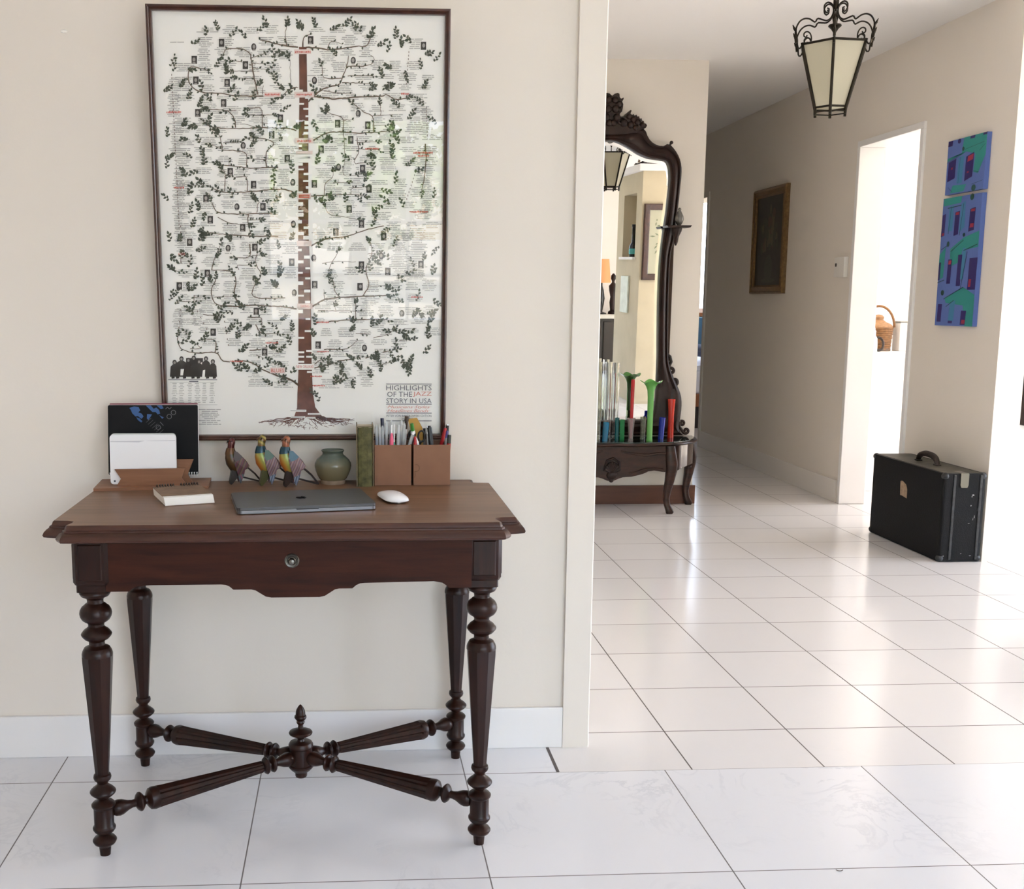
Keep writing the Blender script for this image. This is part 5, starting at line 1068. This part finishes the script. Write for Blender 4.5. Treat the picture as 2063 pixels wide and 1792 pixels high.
# ================================================================== ON THE RIGHT HALL WALL
pic = thing('gilt_picture', 'narrow gilt-framed dark flower painting on the right hall wall', 'picture', (2.31, 4.945, 1.262))
gilt = wood('old_gilt', (.095, .048, .014), (.20, .115, .04), rough=.35, stretch=(8, 8, 8), scale=6); 
y0_, y1_, z0_, z1_ = 4.635, 5.250, 1.262, 1.993
b = MB(); rings = []
for i_, x_ in ((0, 0), (0, -.022), (.010, -.030), (.018, -.022), (.040, -.022), (.048, -.026), (.058, -.014), (.062, -.010), (.062, 0)):
    rings.append([(2.309+x_, y0_+i_, z0_+i_), (2.309+x_, y1_-i_, z0_+i_), (2.309+x_, y1_-i_, z1_-i_), (2.309+x_, y0_+i_, z1_-i_)])
b.loft(rings, cap=False, close=True); b.build('gilt_frame', gilt, pic, smooth=30)
oil = [mat('oil_dark_ground', (.016, .012, .007), rough=.35, var=.5, vscale=14), mat('oil_leaf', (.026, .030, .012), rough=.35), mat('oil_petal', (.085, .066, .032), rough=.35), mat('oil_petal_red', (.07, .026, .014), rough=.35), mat('oil_vase', (.035, .034, .022), rough=.35)]
b = MB(); b.box((2.297, y0_+.06, z0_+.06), (2.299, y1_-.06, z1_-.06), 0); rr = random.Random(4)
def dab(y_, z, ry, rz, mi, x_): b.add([(x_, y_+ry*math.cos(2*PI*k/12), z+rz*math.sin(2*PI*k/12)) for k in range(12)], [list(range(12))], mi)
dab(4.94, 1.44, .075, .095, 4, 2.2968); dab(4.94, 1.355, .13, .018, 4, 2.2969)
for i in range(46): 
    a = rr.uniform(0, 2*PI); q = rr.uniform(0, 1)**.6; dab(4.945+.17*q*math.cos(a), 1.68+.17*q*math.sin(a), rr.uniform(.012, .03), rr.uniform(.02, .045), rr.choice((1, 1, 2, 2, 3)), 2.2967-i*.00004)
b.build('canvas', oil, pic, recalc=False)
ths = thing('thermostat', 'white wall thermostat left of the kitchen doorway', 'thermostat', (2.31, 3.76, 1.35))
tw = mat('thermostat_white', (.74, .71, .66), rough=.45)
b = MB(); b.box((2.283, 3.690, 1.350), (2.309, 3.780, 1.470)); b.build('cover', tw, ths, bevel=.003)
b = MB(); b.box((2.290, 3.782, 1.354), (2.309, 3.842, 1.470)); bs_ = b.build('base', tw, ths, bevel=.002)
b = MB(); b.box((2.2885, 3.808, 1.415), (2.2902, 3.826, 1.435)); b.build('dial_window', mat('thermo_dark', (.03, .018, .01), rough=.3), bs_)
# two abstract canvases: slate ground, sea-green fields, dark upright bars
ab = [mat('slate_blue_paint', (.095, .155, .42), rough=.55), mat('sea_green_paint', (.025, .25, .235), rough=.55), mat('night_blue_paint', (.022, .012, .12), rough=.5), mat('brick_red_paint', (.30, .022, .055), rough=.5), mat('thin_dark_line', (.012, .05, .07), rough=.5), mat('mid_blue_paint', (.045, .20, .36), rough=.55), mat('bottle_green_paint', (.008, .055, .05), rough=.5)]
def abstract(label, y0_, y1_, z0_, z1_, fields):
    """fields in shares of the face seen from the hall: u to the right, v up"""
    r = thing('abstract_canvas', label, 'painting', (2.31, (y0_+y1_)/2, z0_), group='blue abstract canvases')
    b = MB(); b.box((2.287, y0_, z0_), (2.3095, y1_, z1_), 0)
    for i, (mi, pts) in enumerate(fields): b.add([(2.2868-.0003*(1+mi*.3)-.00002*i, y1_-(y1_-y0_)*u, z0_+(z1_-z0_)*v) for u, v in pts], [list(range(len(pts)))], mi)
    b.build('canvas', ab, r, recalc=False); return r
def R_(mi, u0, u1, v0, v1, s_=0.0): return (mi, [(u0, v0), (u1, v0+s_), (u1+.01, v1+s_), (u0+.01, v1)])
def ln(u0, v0, u1, v1, w_=.006, h_=.005):
    d = Vector((u1-u0, v1-v0)); q = Vector((-d.y, d.x)).normalized()*w_/2; return (4, [(u0+q.x, v0+q.y), (u0-q.x, v0-q.y), (u1-q.x, v1-q.y), (u1+q.x, v1+q.y)])
def O_(mi, u, v, ru, rv): return (mi, [(u+ru*math.cos(2*PI*k/10), v+rv*math.sin(2*PI*k/10)) for k in range(10)])
abstract('upper smaller blue and green abstract canvas on the hall wall', 2.277, 2.612, 1.722, 1.978, [
    (1, [(.0,.62),(.38,.72),(.42,1),(1,1),(1,.62),(.84,.30),(.72,.34),(.74,.66),(.50,.74),(.40,.70),(.02,.68)]), (1, [(.14,.02),(.50,.02),(.56,.14),(.20,.16)]), (5, [(.30,.18),(.44,.18),(.46,.68),(.32,.66)]), (0, [(.42,.98),(.60,1),(.5,.86),(.40,.84)]),
    R_(2,.0,.12,.90,1), O_(2,.30,.96,.045,.045), R_(2,.58,.70,.95,1), R_(2,.90,1,.96,1), R_(2,.04,.24,.24,.60,.05), R_(2,.50,.70,.20,.64,.06), R_(3,.55,.69,.54,.64,.03), R_(3,.12,.17,.46,.50), R_(3,.55,.60,.34,.37), O_(6,.76,.05,.055,.06), O_(6,.42,.80,.03,.04),
    ln(0,.60,.38,.70), ln(.46,.78,.95,.84), ln(.34,.18,.36,.66), ln(.72,.36,.86,.32), ln(.84,.70,.98,.80), ln(.08,.14,.20,.04), ln(.70,.12,.98,.16)])
abstract('lower taller blue and green abstract canvas on the hall wall', 2.280, 2.620, 1.089, 1.706, [
    (1, [(.02,.94),(.48,.95),(.50,1),(.02,1)]), (1, [(.28,.60),(.62,.68),(1,.72),(1,.60),(.60,.58),(.58,.50),(.30,.46)]), (1, [(.22,.22),(.70,.30),(1,.24),(1,0),(.80,0),(.72,.16),(.26,.18)]), (1, [(0,.56),(.16,.62),(.14,.38),(0,.36)]), (5, [(.18,.74),(.30,.74),(.30,.94),(.18,.93)]), (5, [(.48,.72),(.62,.76),(.60,.96),(.50,.94)]), (5, [(.60,.36),(.68,.36),(.70,.60),(.62,.60)]), (5, [(.36,.04),(.50,.04),(.52,.20),(.38,.18)]),
    R_(2,.0,.09,.70,.87,.01), R_(2,.34,.46,.70,.88,.01), R_(2,.72,.86,.72,.89,.01), R_(2,.0,.05,.36,.50), R_(2,.24,.34,.33,.52), R_(2,.50,.61,.31,.55), R_(2,.80,1,.28,.52), R_(2,.05,.16,.03,.17), R_(2,.36,.47,.02,.14), R_(2,.68,.81,.01,.12),
    R_(3,.36,.45,.86,.88), R_(3,.75,.85,.87,.89), R_(3,.75,.84,.75,.78), R_(3,.02,.08,.71,.73), R_(3,.26,.33,.48,.51), R_(3,.82,.88,.30,.36), R_(3,.71,.80,.02,.05), O_(6,.76,.98,.05,.025), O_(6,.22,.64,.035,.022), O_(6,.16,.26,.045,.022), O_(6,.62,.70,.03,.015),
    ln(.14,.92,.50,.93), ln(.20,.72,.24,.93,.01), ln(.50,.70,.56,.94,.01), ln(.04,.60,.20,.63), ln(.30,.58,.62,.66), ln(.64,.58,.98,.62), ln(.20,.21,.70,.30), ln(.0,.34,.18,.36), ln(.62,.28,.74,.57,.01), ln(.28,.15,.48,.20)])
# ================================================================== SUITCASE
case = thing('suitcase', 'old black suitcase standing on the tiles against the hall wall', 'suitcase', (2.21, 2.44, 0))
blk = mat('worn_black_fibre', (.006, .006, .0065), rough=.6, spec=.2, bump=.12, bscale=160)
blk2 = mat('scuffed_black_edge', (.020, .021, .022), rough=.45, var=.6, vscale=45, bump=.15, bscale=120)
lid_g = mat('grey_case_top', (.085, .078, .062), rough=.6, var=.3, vscale=20)  # top panel in a paler, mottled grey than the body
b = MB(); b.prism(rrect(2.098, 2.085, 2.300, 2.788, .014), .004, .418, lambda u, v, d: (u, v, d)); bdy = b.build('body', blk, case, bevel=.010, bevel_seg=3)
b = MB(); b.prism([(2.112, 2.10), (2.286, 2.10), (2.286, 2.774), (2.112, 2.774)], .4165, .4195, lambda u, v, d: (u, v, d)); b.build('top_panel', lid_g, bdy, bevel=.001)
b = MB()
for x_ in (2.150, 2.276):
    for z_ in (.004,): pass
    b.box((x_-.006, 2.0815, .012), (x_+.006, 2.0865, .412)); 
b.build('edge_band', blk2, bdy, bevel=.002)
for x_, y_, z_ in ((2.110, 2.097, .012), (2.288, 2.097, .012), (2.110, 2.097, .408), (2.288, 2.097, .408), (2.110, 2.776, .012), (2.110, 2.776, .408)):
    b = MB(); b.sphere((x_, y_, z_+.006 if z_ < .1 else z_-.002), .0175, 12); b.build('corner_cap', blk2, bdy, smooth=60)
b = MB(); b.prism([(2.176, .4195), (2.214, .4195), (2.214, .365), (2.209, .353), (2.181, .353), (2.176, .365)], 2.080, 2.086); b.box((2.176, 2.082, .4185), (2.214, 2.160, .421)); b.build('latch_plate', mat('tarnished_metal', (.17, .16, .125), rough=.4, metal=.6), case, bevel=.001)
b = MB(); b.prism([(2.380, .262), (2.376, .330), (2.388, .335), (2.402, .334), (2.434, .322), (2.446, .300), (2.447, .256), (2.40, .262)], 2.0970, 2.0982, lambda u, v, d: (d, 4.88-u-.02, v-.01)); b.build('paper_label', mat('torn_tan_paper', (.33, .23, .15), rough=.8, var=.2, vscale=60), case)
b = MB(); P = smooth_curve([(2.20, 2.335, .421), (2.20, 2.352, .447), (2.20, 2.385, .460), (2.20, 2.43, .464), (2.20, 2.475, .460), (2.20, 2.508, .447), (2.20, 2.525, .421)], 20); b.tube(P, [.009+.006*math.sin(PI*k/19) for k in range(20)], 8, sq=1.3); b.build('handle', mat('worn_brown_leather', (.022, .013, .009), rough=.55, bump=.3, bscale=150), case, smooth=60)
for y_ in (2.34, 2.52): 
    b = MB(); b.box((2.186, y_-.014, .419), (2.214, y_+.014, .426)); b.build('handle_mount', mat('dark_metal', (.03, .028, .025), rough=.4, metal=.7), case, bevel=.002)
b = MB(); rr = random.Random(9); scf = mat('pale_scuff', (.33, .33, .32), rough=.7)
for x_, z_, w_, h_ in ((2.243, .318, .014, .006), (2.238, .310, .008, .004), (2.236, .268, .006, .006), (2.256, .215, .003, .020), (2.250, .205, .002, .012), (2.232, .185, .012, .002), (2.150, .335, .003, .003), (2.121, .030, .006, .004), (2.145, .045, .004, .003), (2.205, .040, .006, .003), (2.27, .25, .002, .02), (2.25, .03, .010, .003)):
    a = rr.uniform(-.5, .5); k = 7; b.add([(x_+w_*.6*math.cos(2*PI*i/k+a)*rr.uniform(.5, 1.1), 2.0847, z_+h_*.6*math.sin(2*PI*i/k+a)*rr.uniform(.5, 1.1)) for i in range(k)], [list(range(k))])
sc__ = b.build('scuffs', scf, bdy); sc__['kind'] = 'stuff'

# ================================================================== KITCHEN BEYOND THE DOORWAY
ct = thing('kitchen_counter', 'white kitchen counter seen through the bright doorway', 'counter', (3.2, 4.45, 0))
wht = mat('white_laminate', (.86, .85, .83), rough=.4)
b = MB(); b.box((2.46, 4.06, 0), (4.2, 4.78, .86)); b.build('cabinet', wht, ct, bevel=.003)
b = MB(); b.box((2.45, 4.00, .86), (4.22, 4.79, .895)); b.build('worktop', wht, ct, bevel=.004)
bas = thing('wicker_basket', 'round lidded wicker basket with arched handle on the kitchen counter', 'basket', (2.755, 4.19, .895))
wick = mat('wicker', (.24, .115, .045), rough=.65, var=.25, vscale=50)
b = MB()
for k in range(12):
    z = .008 + k*.0125; r_ = .074+.012*k/11; b.tube([(2.755+(r_+.0022*(i % 2 if k % 2 else (i+1) % 2))*math.cos(2*PI*i/28), 4.19+(r_+.0022*(i % 2 if k % 2 else (i+1) % 2))*math.sin(2*PI*i/28), .895+z) for i in range(28)], .0068, 6, close=True)
b.lathe([(0, .004), (.072, .004), (.084, .150), (.080, .150), (.07, .012), (0, .012)], (2.755, 4.19, .895), 24, cap=False); b.build('body', wick, bas, smooth=60)
b = MB(); b.lathe([(.088, .152), (.088, .160), (.075, .172), (.050, .182), (.030, .198), (.034, .215), (.022, .228), (0, .232)], (2.755, 4.19, .895), 20); b.build('lid', mat('pale_wicker', (.36, .20, .10), rough=.65, var=.2, vscale=60), bas, smooth=50)
b = MB(); b.tube([(2.755+.086*math.cos(a)*.99, 4.19-.086*math.cos(a)*.5, .895+.150+.135*math.sin(a)) for a in [PI*k/18 for k in range(19)]], .008, 8); b.build('handle', wick, bas, smooth=60)
b = MB(); b.lathe([(.080, 0), (.082, .004), (.080, .020), (.0, .020)], (2.755, 4.19, .893), 24); b.build('base_rim', mat('basket_base', (.17, .13, .10), rough=.6), bas, smooth=40)
btl = thing('squeeze_bottle', 'pale plastic bottle standing before the basket', 'bottle', (2.665, 4.05, .895))
b = MB(); b.lathe([(.0, 0), (.022, 0), (.024, .004), (.023, .06), (.020, .085), (.011, .10), (.010, .112), (0, .112)], (2.665, 4.05, .895), 18); b.build('body', mat('pale_bottle', (.68, .74, .71), rough=.3), btl, smooth=40)
b = MB(); b.lathe([(.011, .112), (.011, .130), (.006, .136), (.005, .150), (0, .150)], (2.665, 4.05, .895), 14); b.build('cap', white_p, btl, smooth=40)
mg = thing('headphones', 'dark ring-shaped object leaning against the basket', 'ring', (2.705, 4.055, .895))
b = MB(); b.tube([(2.702+.030*math.sin(2*PI*k/24), 4.058+.008*math.cos(2*PI*k/24), .895+.048+.041*math.cos(2*PI*k/24)) for k in range(24)], .0075, 8, close=True); b.build('band', mat('dark_brown_plastic', (.035, .022, .016), rough=.4), mg, smooth=60)
mg.name = 'dark_ring'
cn = thing('canister', 'white square canister on the counter right of the basket', 'canister', (2.90, 4.16, .895))
b = MB(); b.box((2.862, 4.11, .895), (2.955, 4.21, 1.075)); b.build('body', wht, cn, bevel=.006)
b = MB(); b.box((2.860, 4.108, 1.075), (2.957, 4.212, 1.085)); b.build('lid', mat('grey_lid', (.25, .24, .22), rough=.5), cn, bevel=.002)

# ================================================================== BEDROOM AT THE END
bed = thing('bed', 'bed with blue headboard and white bedding seen past the far door frame', 'bed', (3.4, 8.6, 0))
b = MB(); b.box((2.62, 9.50, 0), (4.3, 9.58, 1.04)); b.build('headboard', mat('petrol_blue_board', (.045, .125, .20), rough=.6), bed, bevel=.01)
b = MB(); b.box((2.66, 7.66, .21), (4.26, 9.5, .33)); b.build('bed_frame', mat('orange_wood', (.34, .125, .045), rough=.5), bed, bevel=.005)
for x_, y_ in ((2.70, 7.72), (4.20, 7.72), (2.70, 9.4), (4.20, 9.4)):
    b = MB(); b.box((x_-.03, y_-.03, 0), (x_+.03, y_+.03, .21)); b.build('leg', mat('dark_bed_leg', (.03, .02, .015), rough=.5), bed)
b = MB(); b.box((2.68, 7.68, .33), (4.24, 9.49, .56)); b.build('mattress', mat('white_sheet', (.82, .82, .86), rough=.8), bed, bevel=.03, bevel_seg=3)
b = MB()
rg = [[(x_, y_, .56+.05+.02*math.sin(x_*9+y_*5)+.015*math.sin(y_*13)) for x_ in [2.67+1.58*i/20 for i in range(21)]] for y_ in [7.69+1.3*j/16 for j in range(17)]]
v = [p for r_ in rg for p in r_]; nv = len(v); v += [(p[0], p[1], .555) for p in v]
fs = [(j*21+i, j*21+i+1, (j+1)*21+i+1, (j+1)*21+i) for j in range(16) for i in range(20)]
per = [i for i in range(21)] + [j*21+20 for j in range(1, 17)] + [16*21+i for i in range(19, -1, -1)] + [j*21 for j in range(15, 0, -1)]
fs += [(per[i], per[(i+1) % len(per)], nv+per[(i+1) % len(per)], nv+per[i]) for i in range(len(per))]
b.add(v, fs); b.build('duvet', mat('pale_blue_white_bedding', (.74, .78, .88), rough=.85), bed, smooth=60)
for x_ in (3.05, 3.85):
    b = MB(); b.sphere((x_, 9.28, .67), .3, 16, sc=(1.1, .55, .32)); b.build('pillow', mat('dark_pillow', (.05, .055, .075), rough=.8) if x_ < 3.5 else mat('white_pillow', (.82, .82, .84), rough=.8), bed, smooth=60)
b = MB(); b.box((2.70, 9.55, 1.05), (4.15, 9.60, 1.09)); struct('trim_3', b, MATS['orange_wood'], 'orange wooden sill of the bedroom window')

# ================================================================== LOUNGE CORNER SEEN AT THE RIGHT EDGE AND IN THE MIRROR
wc = thing('wall_cabinet', 'dark wooden wall cabinet just inside the right edge of the view', 'cabinet', (2.95, 2.55, .58))
b = MB(); b.box((2.768, 2.45, .585), (3.20, 2.628, .868)); cb = b.build('carcass', dkwood, wc, bevel=.004)
for x_ in (2.78, 2.99):
    b = MB(); b.box((x_, 2.438, .595), (x_+.20, 2.450, .858)); dn = b.build('door', cons_wood, wc, bevel=.003)
    b = MB(); b.sphere((x_+(.18 if x_ < 2.9 else .02), 2.430, .73), .008, 10); b.build('knob', MATS['aged_brass'], dn, smooth=60)
w = MB(); wall_with_holes(w, -2.02, -1.04, [(-1.765, -1.25, 1.47, 2.10)], 2.25, 2.45, along_y, z1=2.30)
w.box((2.45, -2.02, 0), (3.3, -1.04, 2.30)); struct('wall_chimney', w, mat('beige_plaster', (.56, .49, .35), rough=.85, spec=.2, var=.06, vscale=4), 'cream chimney breast reflected in the mirror')
w = MB(); w.box((2.20, -2.07, 2.30), (3.35, -.99, 2.365)); struct('trim_4', w, paint_white, 'pale ledge on top of the chimney breast', bevel=.006)
w = MB(); w.box((2.22, -1.80, 1.445), (2.26, -1.215, 1.47)); struct('trim_5', w, paint_white, 'small sill under the chimney niche')
nb = thing('niche_bottle', 'black bottle standing in the chimney niche, seen in the mirror', 'bottle', (2.295, -1.50, 1.47))
b = MB(); b.lathe([(0, 0), (.040, 0), (.042, .01), (.042, .10), (.030, .13), (.018, .15), (.018, .30), (.021, .305), (.021, .33), (0, .33)], (2.295, -1.50, 1.47), 18); bb_ = b.build('bottle', mat('black_glass', (.008, .008, .009), rough=.1), nb, smooth=40)
b = MB(); b.lathe([(.0425, .03), (.0428, .03), (.0428, .085), (.0425, .085)], (2.295, -1.50, 1.47), 18, cap=False); b.build('bottle_label', mat('turquoise_label', (.10, .45, .45), rough=.5), bb_, smooth=40)
rp = thing('brown_framed_picture', 'brown framed leaf drawing reflected in the hall mirror', 'picture', (2.6, -1.04, 1.24))
b = MB(); rings = [[(x0_, y_, z0_) for x0_, z0_ in ((2.27+i_, 1.245+i_), (2.87-i_, 1.245+i_), (2.87-i_, 1.985-i_), (2.27+i_, 1.985-i_))] for i_, y_ in ((0, -1.039), (0, -1.010), (.01, -1.005), (.05, -1.012), (.06, -1.02), (.06, -1.039))]
b.loft(rings, cap=False, close=True); b.build('frame', mahog, rp, smooth=30)
b = MB(); b.box((2.325, -1.036, 1.30), (2.815, -1.030, 1.93), 0)
rr = random.Random(12)
for i in range(60):
    x_ = rr.uniform(2.38, 2.76); z_ = rr.uniform(1.36, 1.86); a = rr.uniform(0, PI); L_ = rr.uniform(.02, .06); b.add([(x_, -1.0296-.00001*i+.001, z_), (x_+L_*.5*math.cos(a)-.008*math.sin(a), -1.029+.001, z_+L_*.5*math.sin(a)+.008*math.cos(a)), (x_+L_*math.cos(a), -1.029+.001, z_+L_*math.sin(a)), (x_+L_*.5*math.cos(a)+.008*math.sin(a), -1.029+.001, z_+L_*.5*math.sin(a)-.008*math.cos(a))], [(0, 1, 2, 3)], 1)
b.build('drawing', [mat('drawing_paper', (.50, .49, .36), rough=.7), mat('drawing_green', (.22, .25, .16), rough=.7)], rp, recalc=False)
tp_ = thing('small_tile_picture', 'small pale picture low on the chimney breast, seen in the mirror', 'picture', (2.25, -1.56, .9))
b = MB(); b.box((2.232, -1.72, .90), (2.249, -1.41, 1.275)); b.build('panel', mat('pale_panel', (.62, .66, .58), rough=.6, var=.12, vscale=12), tp_, bevel=.003)
for nm, lb, x_, y_, h_ in (('wooden_figure', 'dark carved figure on the chimney ledge, seen in the mirror', 2.36, -1.13, .17), ('wooden_boat', 'brown model boat on the chimney ledge, seen in the mirror', 2.36, -1.62, .12)):
    r = thing(nm, lb, 'ornament', (x_, y_, 2.365)); b = MB()
    if nm == 'wooden_figure': b.lathe([(0, 0), (.09, 0), (.09, .02), (.06, .03), (.085, .07), (.03, .11), (.038, .14), (.02, .17), (0, .172)], (x_, y_, 2.365), 12); b.build('carving', dkwood, r, smooth=40)
    else:
        b.loft([[(x_-w_, y_+t, 2.365+z_), (x_+w_, y_+t, 2.365+z_), (x_+w_*.5, y_+t, 2.366), (x_-w_*.5, y_+t, 2.366)] for t, w_, z_ in ((-.16, .005, .07), (-.10, .035, .05), (0, .045, .045), (.10, .035, .05), (.15, .01, .065))]); b.build('hull', dkwood, r)
        b = MB(); b.tube([(x_, y_, 2.40), (x_, y_, 2.53)], .004, 6); b.add([(x_, y_-.005, 2.52), (x_, y_-.10, 2.43), (x_, y_-.005, 2.43)], [(0, 1, 2)]); b.build('mast', mat('sail_brown', (.3, .2, .13), rough=.8), r)
sb = thing('sideboard', 'dark sideboard with pale top against the back wall, seen in the mirror', 'sideboard', (2.8, -4.35, 0))
b = MB(); b.box((2.15, -4.56, .0), (3.5, -4.12, .70)); b.build('carcass', mat('dark_brown_lacquer', (.030, .024, .016), rough=.5), sb, bevel=.004)
b = MB(); b.box((2.12, -4.58, .70), (3.53, -4.10, .75)); b.build('top', mat('pale_sideboard_top', (.62, .58, .48), rough=.35), sb, bevel=.004)
for x_ in (2.17, 2.62, 3.07):
    b = MB(); b.box((x_, -4.12, .04), (x_+.42, -4.105, .66)); b.build('door', mat('dark_brown_door', (.040, .030, .02), rough=.4), sb, bevel=.003)
tl = thing('table_lamp', 'table lamp with orange shade on the sideboard, seen in the mirror', 'lamp', (2.62, -4.32, .75))
b = MB(); b.lathe([(0, 0), (.07, 0), (.07, .015), (.02, .03), (.035, .12), (.045, .20), (.03, .30), (.012, .36), (.010, .42), (0, .42)], (2.62, -4.32, .75), 18); b.build('base', mat('lamp_black', (.02, .018, .015), rough=.3), tl, smooth=40)
b = MB(); b.lathe([(.115, .40), (.085, .70), (.083, .70), (.113, .40)], (2.62, -4.32, .75), 28, cap=False); b.build('lamp_shade', mat('orange_parchment', (.62, .30, .13), rough=.8, emit=((1.0, .40, .14), .25)), tl, smooth=50)
st = thing('dark_statuette', 'dark standing statuette beside the orange lamp, seen in the mirror', 'statue', (2.765, -4.30, .75))
b = MB(); b.lathe([(0, 0), (.055, 0), (.055, .03), (.030, .05), (.042, .15), (.032, .22), (.050, .30), (.056, .36), (.020, .40), (.018, .42), (.032, .45), (.030, .49), (.012, .515), (0, .52)], (2.765, -4.30, .75), 14); b.build('figure', dkwood, st, smooth=50)

# ================================================================== GARDEN (seen only in the poster glass)
lawn = MB(); lawn.box((-14, -18, -.3), (15, -4.7, -.05)); struct('ground_garden', lawn, mat('pale_terrace', (.46, .40, .31), rough=.9, var=.15, vscale=3), 'pale terrace outside the garden windows')
lawn = MB(); lawn.box((5.3, -4.7, -.3), (15, 12, -.05)); struct('ground_side', lawn, MATS['pale_terrace'], 'pale terrace outside the lounge windows')
lvm = [mat('leaf_green_bright', (.40, .50, .11), rough=.5), mat('leaf_green_deep', (.22, .33, .08), rough=.5)]
brk = mat('tree_bark', (.10, .07, .05), rough=.9)
def garden_tree(label, x, y_, h_, r_, seed, mt, nl=3200):
    g = random.Random(seed); t_ = thing('garden_tree', label, 'tree', (x, y_, -.05), group='garden trees behind the viewer')
    b = MB(); b.tube([(x, y_, -.06), (x+.05, y_, h_*.3), (x-.03, y_+.05, h_*.6)], [.11, .09, .05], 8); b.build('trunk', brk, t_, smooth=60)
    b = MB()
    for i in range(nl):
        u = Vector((g.gauss(0, 1), g.gauss(0, 1), g.gauss(0, 1))).normalized()*r_*g.uniform(.4, 1)
        c_ = Vector((x, y_, h_*.62)) + Vector((u.x, u.y, u.z*.85)); e1 = Vector((g.gauss(0, 1), g.gauss(0, 1), g.gauss(0, 1))).normalized(); e2 = e1.cross(Vector((g.gauss(0, 1), g.gauss(0, 1), g.gauss(0, 1)))).normalized(); s_ = g.uniform(.05, .11)
        b.add([c_-e1*s_, c_-e2*s_*.5, c_+e1*s_, c_+e2*s_*.5], [(0, 1, 2, 3)])
    b.build('foliage', mt, t_, recalc=False); return t_
garden_tree('bright green garden tree farthest left in the poster glass', -2.6, -10.2, 2.0, 1.15, 1, lvm[0])
garden_tree('deep green garden tree second from the left in the poster glass', -.55, -11.6, 2.2, 1.25, 2, lvm[1])
garden_tree('bright green garden tree in the middle of the poster glass', 1.35, -9.8, 2.0, 1.05, 3, lvm[0])
garden_tree('deep green garden tree at the right of the poster glass', 3.3, -11.0, 2.1, 1.1, 4, lvm[1])
kc = thing('added_kitchen_lamp', 'round white kitchen ceiling lamp, lit, beyond the doorway', 'ceiling lamp', (3.3, 3.45, HC))  # fixture added around the extra kitchen light, out of view
b = MB(); b.lathe([(.22, HC), (.22, HC-.05), (.20, HC-.075), (.19, HC-.075), (.19, HC-.02), (0, HC-.02)], (3.3, 3.45, 0), 28); b.build('housing', wht, kc, smooth=40)
b = MB(); b.lathe([(0, HC-.068), (.188, HC-.068), (.188, HC-.066), (0, HC-.066)], (3.3, 3.45, 0), 28); b.build('diffuser', mat('added_lamp_diffuser', (.9, .88, .84), rough=.6, emit=((1.0, .93, .82), 12.0)), kc)
